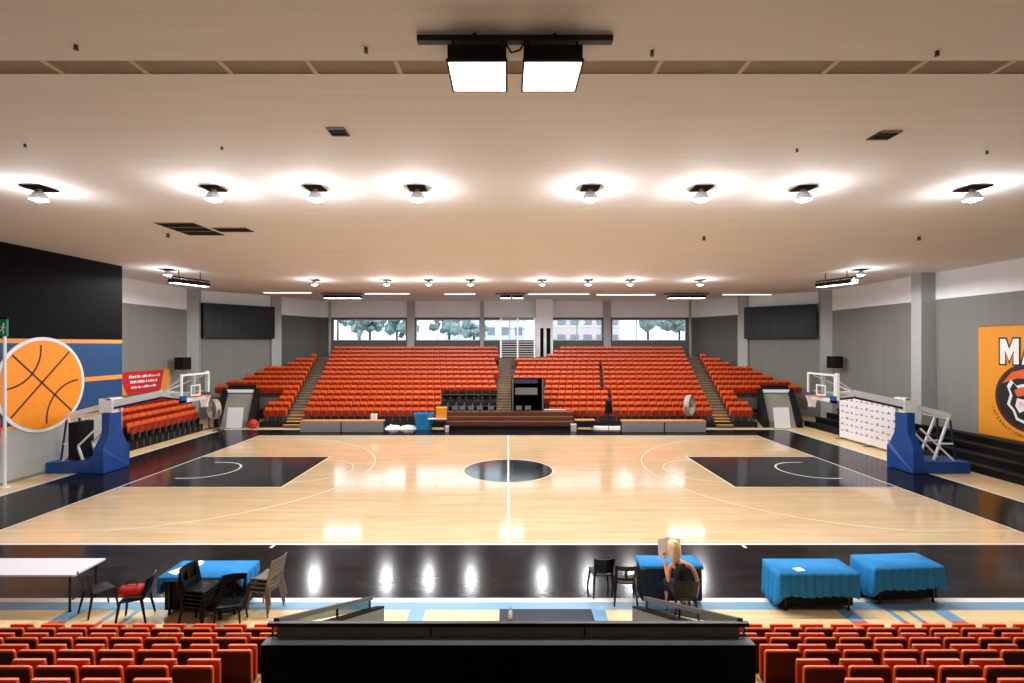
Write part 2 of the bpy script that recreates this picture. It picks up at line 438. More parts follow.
post(wl, XL+.22, 33.5, .7, .62, .35); post(wl, PB[0]-.05, PB[1]-.1, .72, .5, .75)
# the black and blue painted part nearer the camera stands out from the rest of the wall
XBL, YBL = -18.5, 23.6
for z0, z1, m in ((0, 1.95, 'wall_pale'), (1.95, 2.1, 'stripe_orange'), (2.1, 3.52, 'wall_blue'), (3.52, 3.72, 'stripe_orange'),
                  (3.72, 5.2, 'wall_blue'), (5.2, 5.37, 'stripe_orange'), (5.37, CEIL, 'wall_black')):
    wl.box(XL-.25, XBL, -7, YBL, z0, z1, m)
wl.box(XL-.25, XBL+.02, -7, YBL, 0, .1, 'wall_grey')
struct('wall_left', wl)
wr = MB(); wall_seg(wr, QA, (XR, -7), 0.25); wall_seg(wr, QB, QA, 0.25)
post(wr, XR-.22, 34.3, .7, .62, -.35); post(wr, QB[0]+.05, QB[1]-.1, .72, .5, -.75)
wr.box(21.55, XR, 25.7, 26.35, 0, CEIL, 'pilaster_grey')
struct('wall_right', wr)
wn = MB(); wn.box(-24, 24, -7.2, -7, 0, CEIL, 'wall_grey'); struct('wall_near', wn)
# windows: frame, mullions, pane
for i, (a, b) in enumerate(WPX):
    x0, x1 = xat(a, YB), xat(b, YB); f = MB(); t = .07
    f.box(x0, x1, YB+.05, YB+.15, WZ0, WZ0+t, 'window_frame'); f.box(x0, x1, YB+.05, YB+.15, WZ1-t, WZ1, 'window_frame')
    n = (3, 3, 2, 2, 3)[i]
    for k in range(n+1):
        x = x0+(x1-x0)*k/n; x = min(max(x, x0+t/2), x1-t/2); f.box(x-t/2, x+t/2, YB+.05, YB+.15, WZ0+t, WZ1-t, 'window_frame')
    o = struct('window_%d' % (i+1), f)
    g = MB(); g.box(x0+t/2, x1-t/2, YB+.09, YB+.1, WZ0+t/2, WZ1-t/2, 'glass_pane'); g.build('pane', o)

# ------------------------------------------------------------------ seen through the windows
og = MB(); og.box(-60, 60, YB+1, 120, -1, -0.8, 'outside_ground'); struct('outside_ground', og)
def facade(name, label, x0, x1, y, z1, m, nx, nz, z0=-0.8):
    t = thing(name, label, 'building', ((x0+x1)/2, y, z0)); wd = x1-x0
    b = MB(); b.box(-wd/2, wd/2, 0, 9, 0, z1-z0, m); b.build('wall', t)
    rf = MB(); rf.box(-wd/2-.3, wd/2+.3, -.3, 9.3, z1-z0, z1-z0+.35, 'facade_dark'); rf.build('roof', t)
    for i in range(nx):
        for k in range(nz):
            xx = -wd/2+wd*(i+.5)/nx; zz = z1-z0-1.9-2.4*k
            q = MB(); q.box(xx-.55, xx+.55, -.06, .02, zz-.6, zz+.6, 'facade_dark'); q.box(xx-.65, xx+.65, -.12, .02, zz-.75, zz-.6, 'facade_white'); q.build('window', t)
facade('apartment_building', 'pale pink apartment block seen through the window right of the white column', 4.5, 15.0, 66, 12.6, 'facade_pink', 6, 3)
facade('office_building', 'white flat-roofed building seen through the windows behind the centre stairs', -9.5, 2.5, 72, 9.0, 'facade_white', 6, 2)
def tree(x, y, h, r, label, seed):
    rr = random.Random(seed); t = thing('street_tree', label, 'tree', (x, y, -0.8), 0, 'trees outside the back windows')
    tk = MB(); tk.cyl((0, 0, 0), (0, 0, h-r*.4), .22, 'bark', .12); tk.build('trunk', t)
    c = MB()
    for k in range(26):
        a, b = rr.uniform(0, 2*PI), rr.uniform(-.8, 1)
        d = r*rr.uniform(.3, .95)
        c.ico((d*math.cos(a)*math.sqrt(max(0, 1-b*b)), d*math.sin(a)*math.sqrt(max(0, 1-b*b)), h-r*.3+d*b*.75), r*rr.uniform(.16, .34), 'leaf', 1, .3, rnd=rr)
    c.build('foliage', t)
tree(-17.5, 58, 10.2, 2.6, 'blue-green tree seen through the far left window, left part', 3)
tree(-12.9, 57, 9.0, 2.3, 'blue-green tree in the middle of the far left window', 4)
tree(-14.2, 50.5, 8.6, 1.9, 'pale bushy tree between the two larger trees of the far left window', 14)
tree(-22.5, 65, 10.4, 2.2, 'tree at the left end of the far left window', 15)
tree(-7.2, 60, 9.4, 2.5, 'rounded tree seen through the second window from the left', 5)
tree(-3.9, 56, 8.0, 1.5, 'small tree at the right end of the second window', 6)
tree(15.6, 55, 9.8, 2.6, 'dense tree filling the middle of the far right window', 8)
tree(19.8, 57, 9.6, 2.5, 'dense tree at the right end of the far right window', 9)

# ------------------------------------------------------------------ seats
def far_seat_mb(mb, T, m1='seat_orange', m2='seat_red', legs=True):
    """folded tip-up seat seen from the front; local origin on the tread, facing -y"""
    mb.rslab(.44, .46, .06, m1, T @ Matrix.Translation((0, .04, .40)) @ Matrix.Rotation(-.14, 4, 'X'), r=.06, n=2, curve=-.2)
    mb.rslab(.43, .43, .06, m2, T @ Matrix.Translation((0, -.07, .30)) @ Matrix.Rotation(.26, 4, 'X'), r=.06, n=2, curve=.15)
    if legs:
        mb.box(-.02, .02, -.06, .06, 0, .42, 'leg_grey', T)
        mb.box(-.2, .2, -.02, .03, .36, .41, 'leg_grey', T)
def near_seat(label, loc, group):
    """tip-up seat seen from behind; local origin on the tread, facing +y"""
    t = thing('tip_up_seat', label, 'seat', loc, 0, group)
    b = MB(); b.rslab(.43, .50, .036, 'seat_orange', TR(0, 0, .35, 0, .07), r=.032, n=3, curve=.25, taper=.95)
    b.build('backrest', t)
    p = MB(); p.rslab(.412, .468, .012, 'seat_back', TR(0, -.021, .358, 0, .07), r=.028, n=3, curve=.25, taper=.95); p.build('back_face', t)  # rear of the shell, a darker maroon than its orange rim
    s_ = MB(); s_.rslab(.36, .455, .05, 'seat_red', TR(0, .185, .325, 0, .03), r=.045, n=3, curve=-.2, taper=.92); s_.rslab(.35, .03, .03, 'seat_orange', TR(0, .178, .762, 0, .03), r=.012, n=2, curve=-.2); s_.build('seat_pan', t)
    k = MB()
    for q in (-1, 1): k.box(q*.19-.012, q*.19+.012, -.02, .2, .34, .40, 'leg_grey')
    k.box(-.03, .03, -.01, .1, 0, .36, 'leg_grey'); k.box(-.2, .2, 0, .05, .33, .37, 'leg_grey'); k.build('bracket', t)
    return t

# near stand: seats, treads, aisle steps -----------------------------------------------------
NR, NP = 0.307, 0.465
def ny(k): return 7.35-.76*k
def nz(k): return 0.08+NR*k
nb = MB()
for k in range(0, 10):
    for s in (-1, 1):
        x0, x1 = sorted((s*2.1, s*15)); nb.box(x0, x1, ny(k)-.12-.02, ny(k)+.66, -.0 if k == 0 else nz(k)-NR-.02, nz(k), 'stand_concrete')
nb.box(-2.1, 2.1, -3, 4.2, 0, 1.2, 'stand_dark')
struct('trim_2', nb)
for s in (-1, 1):
    for k in range(0, 6):
        t = MB(); x0, x1 = sorted((s*2.14, s*3.3))
        t.box(x0, x1, ny(k)+.26, ny(k)+.60, nz(k), nz(k)+.15, 'stand_concrete', top='step_yellow')
        tag(t.build('aisle_step'), 'yellow-topped aisle step at the %s near row, %s of the black parapet' % ((['front']+ORD[1:])[k], 'left' if s < 0 else 'right'),
            'step', 'yellow aisle steps of the near stand')
proto = None; N_SEATS = 0
ROWN = ['front', 'second', 'third', 'fourth', 'nearest']
for s in (-1, 1):
    side = 'left' if s < 0 else 'right'
    for k in range(5):
        xe = 3.47-NP/2
        n = int((CX/F*ny(k)+.25-xe)/NP)+1
        if s > 0: n = int(((1024-CX)/F*ny(k)+.25-xe)/NP)+1
        for i in range(n):
            lab = 'dark-backed orange seat, %s from the aisle, %s row of the near %s block' % (ORD[i], ROWN[k], side)
            loc = (s*(xe+i*NP), ny(k), nz(k))
            if proto is None: proto = near_seat(lab, loc, 'dark-backed orange seats of the near stand')
            else: dup(proto, loc, label=lab)
            N_SEATS += 1

# far stand -----------------------------------------------------------------------------------
FR, FP = 0.293, 0.48
def fy(i): return 30.95+.735*i
def fz(i): return 0.33+FR*i
def aisle(i): return 13.35+1.55*i/13
fs = MB()
LEFTX = {4: -20.3, 5: -19.8, 6: -19.1, 7: -18.6, 8: -18.2, 9: -17.2, 10: -16.9, 11: -16.1, 12: -15.75, 13: -15.5}
def wing_end(i): return 15.45 if i < 4 else -LEFTX[i]
for i in range(14):
    y0, y1 = fy(i)-.42, fy(i)+.33
    segs = [(-wing_end(i), .2), (2.22, wing_end(i))] if i < 6 else ([(-wing_end(i), wing_end(i))] if i < 11 else [(-wing_end(i), -.7), (3.3 if i == 11 else 3.9, wing_end(i))])
    for a, b in segs: fs.box(a, b, y0, y1, 0 if i < 2 else fz(i)-.75, fz(i), 'stand_dark' if i == 0 else 'stand_concrete')
ZL = 4.12
fs.box(-.7, 3.3, fy(11)-.42, fy(13)+.33, 0, ZL, 'stand_concrete'); fs.box(3.3, 3.9, fy(12)-.42, fy(13)+.33, 3.0, ZL, 'stand_concrete')
fs.box(-16, 16, fy(13)+.33, YB, fz(13)-.6, fz(13), 'stand_concrete')
struct('trim_3', fs)
for name, cx_, lab in (('left', lambda i: -aisle(i), 'left stairs'), ('right', aisle, 'right stairs'), ('centre', lambda i: -.28, 'centre stairs')):
    t = thing('stairway', {'left': 'tan-stepped stairs between left wing and middle of the far stand', 'right': 'tan-stepped stairs between right wing and middle of the far stand',
                           'centre': 'tan-stepped centre stairs beside the dark doorway of the far stand'}[name], 'stairs', (cx_(0), fy(0)-.42, 0))
    for i in range(0, 14 if name != 'centre' else 10):
        m = MB(); w2 = .5 if name != 'centre' else .47; dx = cx_(i)-cx_(0); y = .735*i
        mt = 'step_yellow' if i < 2 else 'step_tan'
        m.box(dx-w2, dx+w2, y-.3, y+.08, fz(i)-.30, fz(i)-.13, 'stand_concrete', top=mt); m.box(dx-w2, dx+w2, y+.08, y+.42, fz(i)-.13, fz(i)+.02, 'stand_concrete', top=mt)
        m.build('step', t)
    if name == 'centre':
        for q in range(5): m = MB(); m.box(-.47, .47, 37.57+.206*q-t.location.y, 37.57+.206*(q+1)-t.location.y, fz(9)-.2, 3.15+.195*q, 'stand_concrete', top='step_tan'); m.build('step', t)
# which seats stand where
slots = []; GAPX = {}
for i in range(14):
    for blk, a, b in (('left wing', -wing_end(i), -aisle(i)-.55), ('left half', -aisle(i)+.55, -.72), ('right half', .32, aisle(i)-.55), ('right wing', aisle(i)+.55, wing_end(i))):
        xs = [a+FP*(k+.5) if blk in ('right wing', 'left half') else b-FP*(k+.5) for k in range(int((b-a+.06)/FP))]
        if blk == 'right half':
            g = 6.15+.07*i; xs = [b-FP*(k+.5) for k in range(int((b-g-.1)/FP))]; e_ = xs[-1]-FP/2-(.2 if i < 10 else 0); xs += [e_-FP*(k+.5) for k in range(int((e_-a+.06)/FP))]
            GAPX[i] = e_+.1
        for k, x in enumerate(xs):
            px = CX+x/fy(i)*F
            if blk == 'left half' and i < 4 and x > -4.45: continue                 # black seats stand here
            if blk == 'right half' and i < 6 and x < 2.42: continue                  # the dark doorway
            if i == 13 and -1.0 < x < 4.4: continue
            if i == 12 and -.7 < x < 3.7: continue
            if i == 11 and -.7 < x < 3.05: continue
            if i == 10 and -.7 < x < .4: continue
            slots.append((i, blk, k, x))
LB = []                                                                       # left bank of seats along the side wall
for k in range(4):
    X = -18.62-.66*k; y0, y1 = 23.9+.25*k, 29.4+.72*k
    for j in range(int((y1-y0)/FP)): LB.append((k, j, X, y1-FP*(j+.5)))
me1 = MB(); far_seat_mb(me1, Matrix.Identity(4)); me1 = me1.mesh('tip_up_seat')
bmx = bmesh.new(); bmx.from_mesh(me1); bmesh.ops.recalc_face_normals(bmx, faces=bmx.faces); bmx.to_mesh(me1); bmx.free()
base = bpy.data.objects.new('tip_up_seat', me1)
first = [True]
def far_obj(loc, rz, label, group):
    global N_SEATS
    o = base if first[0] else base.copy(); first[0] = False
    COL.objects.link(o); o.location = loc; o.rotation_euler = (0, 0, rz); tag(o, label, 'seat', group); N_SEATS += 1
for k, j, X, Y in LB:
    far_obj((X, Y, .42+.27*k), PI/2, 'orange seat, %s from the far end, %s row of the left side bank' % (ORD[j], ('lowest', 'second', 'third', 'top')[k]), 'orange seats of the left side bank')
RN = ['bottom', 'second', 'third', 'fourth', 'fifth', 'sixth']
FROM = {'left wing': 'rightwards end', 'left half': 'left stairs', 'right half': 'right stairs', 'right wing': 'right stairs'}
rest = MB(); cnt = {}
for i, blk, k, x in slots:
    if N_SEATS < 300:
        key = (i, blk)
        lab = 'orange seat, %s from the %s, %s row of the far stand %s' % (ORD[k], 'left stairs' if blk[:4] == 'left' else 'right stairs', RN[i], blk)
        far_obj((x, fy(i), fz(i)), 0, lab, 'orange seats of the far stand')
    else:
        far_seat_mb(rest, TR(x, fy(i), fz(i)), legs=False)
o = rest.build('stadium_seating', fix=True); tag(o, 'rows of orange seats filling the upper tiers of the far stand', 'seats', kind='stuff')

# left bank understructure and the dark benches along the right wall
bl = MB()
for k in range(4):
    bl.box(-18.62-.66*k-.33, -18.62-.66*k+.36, 23.75, 29.45+.72*k, 0, .42+.27*k, 'bleacher_black')
for j in range(12): bl.cyl((-18.24, 24.2+.45*j, .05), (-18.24, 24.2+.45*j, .42), .015, 'leg_grey', n=6)
tag(bl.build('seating_tier'), 'black stepped platform carrying the orange seats beside the left wall', 'platform')
t = thing('bleacher', 'black folded bleacher benches running along the right wall', 'bleacher', (18.7, 12, 0))
for k in range(4):
    b = MB(); x = .9*k; L0, L1 = -14, 19.2+.3*k
    z = .26+.22*k
    b.box(x, x+.86, L0, L1, z-.05, z, 'bleacher_black'); b.box(x+.06, x+.1, L0, L1, max(0, z-.28), z-.05, 'bleacher_black')
    b.box(x+.1, x+.86, L0+.1, L1-.1, 0, z-.05, 'bleacher_black')
    b.box(x, x+.3, L0, L1, z, z+.06, 'bleacher_black'); b.build('bench', t)

# ------------------------------------------------------------------ black parapet round the stairwell in front of the camera
t = thing('parapet', 'black parapet with a smoked-panel top rail round the stairwell in the near stand', 'parapet', (0, 4.3, 0))
ZP = 2.59
b = MB(); b.box(-2.1, 2.1, -.12, .0, 0, ZP, 'parapet_black', top='parapet_top'); b.build('front_wall', t)
for i in range(3):
    b = MB(); x0 = (-2.02, -.673, .667)[i]; x1 = (-.677, .663, 2.02)[i]; b.box(x0, x1, .002, .016, ZP-.03, ZP+.085, 'smoke_panel'); b.build('smoked_panel', t)
b = MB(); b.bar((-2.1, .01, ZP+.105), (2.1, .01, ZP+.105), .04, .035, 'black_metal')
for x in (-2.06, -.675, .665, 2.06): b.box(x-.006, x+.006, .0, .02, ZP-.03, ZP+.09, 'black_metal')
b.build('top_rail', t)
for s in (-1, 1):
    b = MB(); xa, xb = s*1.98, s*2.1
    prof = [(.02, 0), (.02, ZP-.04), (3.5, .98), (3.56, .93), (3.56, 0)]
    v = [(xa, y, z) for y, z in prof]+[(xb, y, z) for y, z in prof]; n = len(prof)
    b.add(v, [tuple(range(n)), tuple(reversed(range(n, 2*n)))]+[(i, (i+1) % n, n+(i+1) % n, n+i) for i in range(n)], 'parapet_grey'); b.build('side_wall', t)
    c = MB(); c.bar((s*2.04, .03, ZP-.02), (s*2.04, 3.54, .965), .13, .03, 'parapet_black'); c.build('coping', t)
    c = MB(); c.bar((s*2.04, .03, ZP+.12), (s*2.04, 3.05, 1.36), .05, .045, 'rail_dark')
    for q in (.03, .5, .97): c.cyl((s*2.04, .1+2.95*q, ZP+.11-1.31*q-.34), (s*2.04, .1+2.95*q, ZP+.11-1.31*q), .014, 'black_metal')
    c.build('handrail', t)
    g = MB(); g.add([(s*2.04, .2, ZP-.02), (s*2.04, 3.0, 1.22), (s*2.04, 3.0, 1.36), (s*2.04, .2, ZP+.06),
                     (s*2.05, .2, ZP-.02), (s*2.05, 3.0, 1.22), (s*2.05, 3.0, 1.36), (s*2.05, .2, ZP+.06)],
                    [(0, 1, 2, 3), (7, 6, 5, 4), (0, 4, 5, 1), (1, 5, 6, 2), (2, 6, 7, 3), (3, 7, 4, 0)], 'rail_glass'); g.build('glass_infill', t)

# ------------------------------------------------------------------ basketball hoops on wheeled stands
def hoop(s):
    side = 'left' if s < 0 else 'right'
    t = thing('basketball_hoop', 'blue-padded wheeled basketball hoop at the %s end of the court' % side, 'basketball hoop', (s*16.05, YC, 0), 0 if s > 0 else PI, 'basketball hoops')
    # local x points away from the court centre
    b = MB()
    b.add([(.1, -.6, .02), (2.35, -.6, .02), (2.35, .6, .02), (.1, .6, .02), (.1, -.6, .5), (2.35, -.6, .44), (2.35, .6, .44), (.1, .6, .5)],
          [(0, 3, 2, 1), (4, 5, 6, 7), (0, 1, 5, 4), (1, 2, 6, 5), (2, 3, 7, 6), (3, 0, 4, 7)], 'hoop_blue'); b.build('base', t)
    p = MB()      # bottle-shaped front pad
    pr = [(-.68, .03), (.68, .03), (.68, .92), (.6, 1.05), (.36, 1.5), (.32, 1.75), (.32, 2.36), (-.32, 2.36), (-.32, 1.75), (-.36, 1.5), (-.6, 1.05), (-.68, .92)]
    n = len(pr); v = []
    for y, z in pr: v.append((0 if z < 1 else .06, y, z))
    for y, z in pr: v.append((.42 if z < 1.1 else .36, y, z))
    p.add(v, [tuple(reversed(range(n))), tuple(range(n, 2*n))]+[(i, (i+1) % n, n+(i+1) % n, n+i) for i in range(n)], 'hoop_blue')
    p.build('front_pad', t)
    c = MB(); c.box(.06, .40, -.22, .22, 2.36, 2.52, 'hoop_white'); c.box(-.02, .5, -.3, -.2, 2.4, 2.95, 'hoop_white'); c.box(-.02, .5, .2, .3, 2.4, 2.95, 'hoop_white')
    c.box(.02, .2, -.3, .3, 2.9, 2.97, 'hoop_white'); c.build('mast_head', t)
    a = MB()      # boom: long beam from the counterweight end over the mast to the board
    a.bar((2.0, 0, 2.22), (.3, 0, 2.68), .22, .2, 'hoop_white'); a.bar((.3, 0, 2.68), (-1.9, 0, 3.14), .2, .28, 'hoop_white'); a.bar((-1.9, 0, 3.14), (-3.1, 0, 3.02), .2, .24, 'hoop_white')
    bo = a.build('boom', t)
    n_ = MB(); n_.bar((.2, 0, 2.52), (-1.9, 0, 2.98), .22, .08, 'hoop_navy'); n_.bar((-1.9, 0, 2.98), (-3.0, 0, 2.86), .22, .07, 'hoop_navy'); n_.build('boom_pad', bo)
    st = MB()
    for q in (-1, 1):
        st.bar((1.75, q*.3, 2.2), (1.1, q*.35, .5), .07, .07, 'hoop_white'); st.bar((1.9, q*.38, .45), (.6, q*.3, 1.75), .06, .06, 'hoop_white')
        st.bar((1.35, q*.34, 1.15), (1.9, q*.34, 1.15), .06, .06, 'hoop_white'); st.bar((1.8, q*.3, 2.1), (1.95, q*.38, .5), .05, .05, 'hoop_navy')
        st.bar((.5, q*.25, 2.4), (1.85, q*.25, 2.12), .06, .06, 'hoop_white')
    st.build('strut', t)
    k = MB(); k.box(1.3, 1.62, -.42, .42, .5, 2.0, 'black_matte'); k.build('counterweight', t) if s < 0 else None
    for x, y in ((.5, -.5), (.5, .5), (2.0, -.5), (2.0, .5)):
        wv = MB(); wv.cyl((x, y-.04, .06), (x, y+.04, .06), .058, 'black_matte', n=10); wv.build('wheel', t)
    # backboard
    bx = -3.22
    f = MB()
    def frame(mb, y0, y1, z0, z1, tk, m, x0, x1):
        mb.box(x0, x1, y0, y1, z0, z0+tk, m); mb.box(x0, x1, y0, y1, z1-tk, z1, m); mb.box(x0, x1, y0, y0+tk, z0+tk, z1-tk, m); mb.box(x0, x1, y1-tk, y1, z0+tk, z1-tk, m)
    frame(f, -.9, .9, 2.92, 3.97, .075, 'hoop_white', bx-.03, bx+.03)
    bb = f.build('backboard', t)
    g = MB(); g.box(bx-.012, bx+.012, -.84, .84, 2.98, 3.91, 'board_glass'); g.build('glass', bb)
    q = MB(); frame(q, -.3, .3, 3.06, 3.5, .05, 'hoop_white', bx-.022, bx+.022); q.build('target_square', bb)
    pd = MB(); pd.box(bx-.05, bx+.05, -.92, -.62, 2.82, 3.12, 'hoop_blue'); pd.box(bx-.05, bx+.05, .62, .92, 2.82, 3.12, 'hoop_blue'); pd.box(bx-.05, bx+.05, -.92, .92, 2.85, 2.93, 'hoop_white'); pd.build('edge_pad', bb)
    r = MB()
    r.bar((-3.1, 0, 3.02), (-3.15, 0, 3.9), .12, .1, 'hoop_white')
    for e in (-1, 1):
        r.bar((-1.9, e*.05, 3.2), (-3.15, e*.62, 3.85), .05, .05, 'hoop_white'); r.bar((-2.2, e*.05, 3.12), (-3.15, e*.62, 3.2), .05, .05, 'hoop_white')
    r.build('board_brace', t)
    pp = MB(); pp.box(-3.2, -3.1, -.95, -.82, 2.95, 4.02, 'hoop_white'); pp.build('board_post', t)
    rim = MB(); cxr = bx-.15-.225
    rim.tube([(cxr+.23*math.cos(2*PI*i/24), .23*math.sin(2*PI*i/24), 3.05) for i in range(24)], .016, 'rim_orange', closed=True)
    rim.box(cxr+.2, bx-.02, -.09, .09, 3.0, 3.06, 'rim_orange'); ro = rim.build('rim', t)
    nt = MB()
    def np_(a, z): rr = .225-.10*min(1, (3.05-z)/.3); return (cxr+rr*math.cos(a), rr*math.sin(a), z)
    for i in range(14):
        for d in (-1, 1): nt.tube([np_(2*PI*(i+d*j*.5)/14, 3.04-.075*j) for j in range(7)], .008, 'net_white', n=4)
    nt.build('net', ro)
    return t
hoop(-1); hoop(1)

# ------------------------------------------------------------------ tables, cloths, chairs on the near apron
def table(label, x, y, w_, d, rz=0, m='table_white', group=None, legs='black_metal', h=.74, shade_sheet=None):
    t = thing('folding_table', label, 'table', (x, y, 0), rz, group)
    b = MB(); b.box(-w_/2, w_/2, -d/2, d/2, h-.035, h, m); b.build('tabletop', t)
    for sx in (-1, 1):
        for sy in (-1, 1):
            l = MB(); px, py = sx*(w_/2-.14), sy*(d/2-.07); l.cyl((px, py, 0), (px, py, h-.035), .021, legs); l.cyl((px, py, 0), (px, py, .02), .03, 'black_matte'); l.build('leg', t)
    if shade_sheet:  # added dark sheets standing in for the shade under the tabletop
        a = MB(); k_ = .03
        for xa, xb, ya, yb in ((-w_/2+k_, w_/2-k_, -d/2+.1, -d/2+.11), (-w_/2+k_, -w_/2+k_+.01, -d/2+.11, d/2-k_), (w_/2-k_-.01, w_/2-k_, -d/2+.11, d/2-k_), (-w_/2+k_, w_/2-k_, d/2-k_-.01, d/2-k_)): a.box(xa, xb, ya, yb, .07, h-.035, shade_sheet)
        a.build('shade_sheet', t)
    for sx in (-1, 1):
        for z_ in (h-.09, .2):
            a = MB(); a.box(sx*(w_/2-.14)-.012, sx*(w_/2-.14)+.012, -d/2+.12, d/2-.07, z_, z_+.026, legs); a.build('crossbar', t)
    return t
def cloth(label, x, y, w_, d, rz, drops, seed, h=.742, m='cloth_blue', group=None, amp=.022, n_fold=9):
    """draped sheet; drops = hang of the front(-y), right, back, left sides"""
    rr = random.Random(seed); t = MB(); hw, hd = w_/2+.012, d/2+.012
    per = []; st = .035
    def side(a, b, nrm, k):
        L_ = (Vector(b)-Vector(a)).length; n = int(L_/st)
        for i in range(n): per.append((a[0]+(b[0]-a[0])*i/n, a[1]+(b[1]-a[1])*i/n, nrm, drops[k], i/n, k, L_))
    side((-hw, -hd), (hw, -hd), (0, -1), 0); side((hw, -hd), (hw, hd), (1, 0), 1); side((hw, hd), (-hw, hd), (0, 1), 2); side((-hw, hd), (-hw, -hd), (-1, 0), 3)
    N_ = len(per); v = []; rings = 7; ph = [rr.uniform(0, 6) for _ in range(8)]
    for j in range(rings):
        q = j/(rings-1)
        for i, (px, py, nm, dr, u, k, L_) in enumerate(per):
            nx_, ny_ = nm
            # soften corners
            for ee, kk in ((u, (k-1) % 4), (1-u, (k+1) % 4)):
                if ee*L_ < .1: 
                    on = {0: (0, -1), 1: (1, 0), 2: (0, 1), 3: (-1, 0)}[kk]; wgt = .5*(1-ee*L_/.1)
                    nx_ = nx_*(1-wgt)+on[0]*wgt; ny_ = ny_*(1-wgt)+on[1]*wgt; dr = dr*(1-wgt)+drops[kk]*wgt+.06*wgt
            s_ = u*L_
            f = amp*(math.sin(s_*2*PI*n_fold/1.5+ph[k]+.8*math.sin(s_*3.1+ph[k+2]))+.5*math.sin(s_*2*PI*n_fold*1.7/1.5+ph[k+4]))
            out = .004+(q**.8)*(.035+f*1.0)*min(1, dr/.2)
            z = -dr*q*(1+.03*math.sin(s_*7+ph[k])) if j else .004
            v.append((px+nx_*out, py+ny_*out, z))
    fs_ = []
    for j in range(rings-1):
        for i in range(N_): fs_.append((j*N_+i, (j+1)*N_+i, (j+1)*N_+(i+1) % N_, j*N_+(i+1) % N_))
    fs_.append(tuple(range(N_)))
    t.add(v, fs_, m); o = t.build('tablecloth', smooth=True); o.location = (x, y, h); o.rotation_euler = (0, 0, rz)
    md = o.modifiers.new('thick', 'SOLIDIFY'); md.thickness = .004; md.offset = 1
    return tag(o, label, 'tablecloth', group)
table('white folding table with black legs at the left edge of the near apron', -9.5, 9.78, 2.4, .74)
GB = 'blue cloths on the near apron'
table('folding table under the blue cloth with loose papers, left of the parapet', -5.84, 9.66, 1.52, .68, .01, shade_sheet='black_matte')
cloth('blue tablecloth with white papers on it, hanging low at one corner', -5.84, 9.66, 1.52, .68, .01, (.07, .22, .1, .4), 2, group=GB)
table('folding table under the blue cloth nearest the middle of the right apron', 5.98, 9.78, 1.5, .62, shade_sheet='black_matte')
cloth('blue pleated tablecloth with a small white paper on it, beside the navy-fronted desk', 5.98, 9.78, 1.5, .62, 0, (.43, .5, .5, .66), 5, group=GB)
table('folding table under the blue cloth set furthest from the seated woman', 7.9, 10.03, 1.42, .6, .07, shade_sheet='black_matte')
cloth('bare blue pleated tablecloth on the table farthest from the seated woman', 7.9, 10.03, 1.42, .6, .07, (.42, .5, .5, .6), 9, group=GB)
b = table('black desk with dark modesty panel where the woman sits', 3.26, 10.02, 1.2, .46, 0, 'black_matte')
md = MB(); md.box(-.6, .6, -.215, -.2, .04, .7, 'cloth_navy'); md.build('front_panel', b)
for q in (-1, 1):
    md = MB(); md.box(q*.59-.01, q*.59+.01, -.2, .2, .04, .7, 'black_matte'); md.build('side_panel', b)
cloth('short blue tablecloth on the desk in front of the seated woman', 3.26, 10.02, 1.2, .46, 0, (.05, .05, .07, .05), 12, group=GB, amp=.006)
# slips of paper
def paper(name, label, x, y, z, w_, h_, rz, n=1, cat='paper'):
    p = MB()
    for i in range(n): p.box(-w_/2, w_/2, -h_/2, h_/2, .002*i, .002*i+.0016, 'paper_white', TR(.05*i, .02*i, 0, .25*i))
    o = p.build(name); o.location = (x, y, z); o.rotation_euler = (0, 0, rz); return tag(o, label, cat)
paper('paper_sheet', 'white paper sheets spread on the left end of the blue cloth with papers', -6.34, 9.62, .7475, .3, .42, -.5, 1)
paper('paper_sheet', 'second white sheet lying past the spread papers on the same blue cloth', -6.22, 9.86, .7475, .21, .297, -.3, 1)
paper('paper_sheet', 'small white paper lying on the pleated blue cloth beside the desk', 5.68, 9.63, .7475, .18, .14, .2, 1)

def chair_parts(t, m, back='slots'):
    s_ = MB()
    n = 7; vs = []; 
    for i in range(n):
        for j in range(n):
            u, v = i/(n-1)*2-1, j/(n-1)*2-1
            x = u*(.215-.015*(v+1)/2); y = v*.205
            z = .435+.018*(u*u)+(-.03*max(0, -v-.6)/.4)+.012*v*v
            vs.append((x, y, z))
    f = [(i*n+j, (i+1)*n+j, (i+1)*n+j+1, i*n+j+1) for i in range(n-1) for j in range(n-1)]
    s_.add(vs, f, m); so = s_.build('seat', t, True); q = so.modifiers.new('t', 'SOLIDIFY'); q.thickness = .022
    b = MB()
    def P(u, z): return Vector((u*(.2+.02*(z-.45)/.4), .19+.10*(z-.44)/.38+.02-.05*u*u, z))
    def strip(u0, u1, z0, z1, k=5):
        vs = []
        for i in range(k+1):
            u = u0+(u1-u0)*i/k
            for z in (z0, z1): vs += [P(u, z), P(u, z)+Vector((0, .016, 0))]
        fs = []
        for i in range(k):
            a, c = i*4, (i+1)*4
            fs += [(a, c, c+2, a+2), (a+1, a+3, c+3, c+1), (a, a+1, c+1, c), (a+2, c+2, c+3, a+3)]
        fs += [(0, 2, 3, 1), (k*4, k*4+1, k*4+3, k*4+2)]
        b.add(vs, fs, m)
    strip(-1, 1, .72, .82); strip(-1, -.74, .44, .72, 2); strip(.74, 1, .44, .72, 2)
    if back == 'solid': strip(-.74, .74, .5, .72, 5)
    else:
        strip(-.13, .13, .5, .72, 2); strip(-.74, .74, .5, .57, 5)
    b.build('backrest', t)
    for sx in (-1, 1):
        for sy in (-1, 1):
            l = MB(); top = (sx*.18, sy*.17, .44); bot = (sx*.225, sy*.225+(.03 if sy > 0 else 0), 0)
            l.cyl(bot, top, .016, m, .026, n=6); l.build('leg', t)
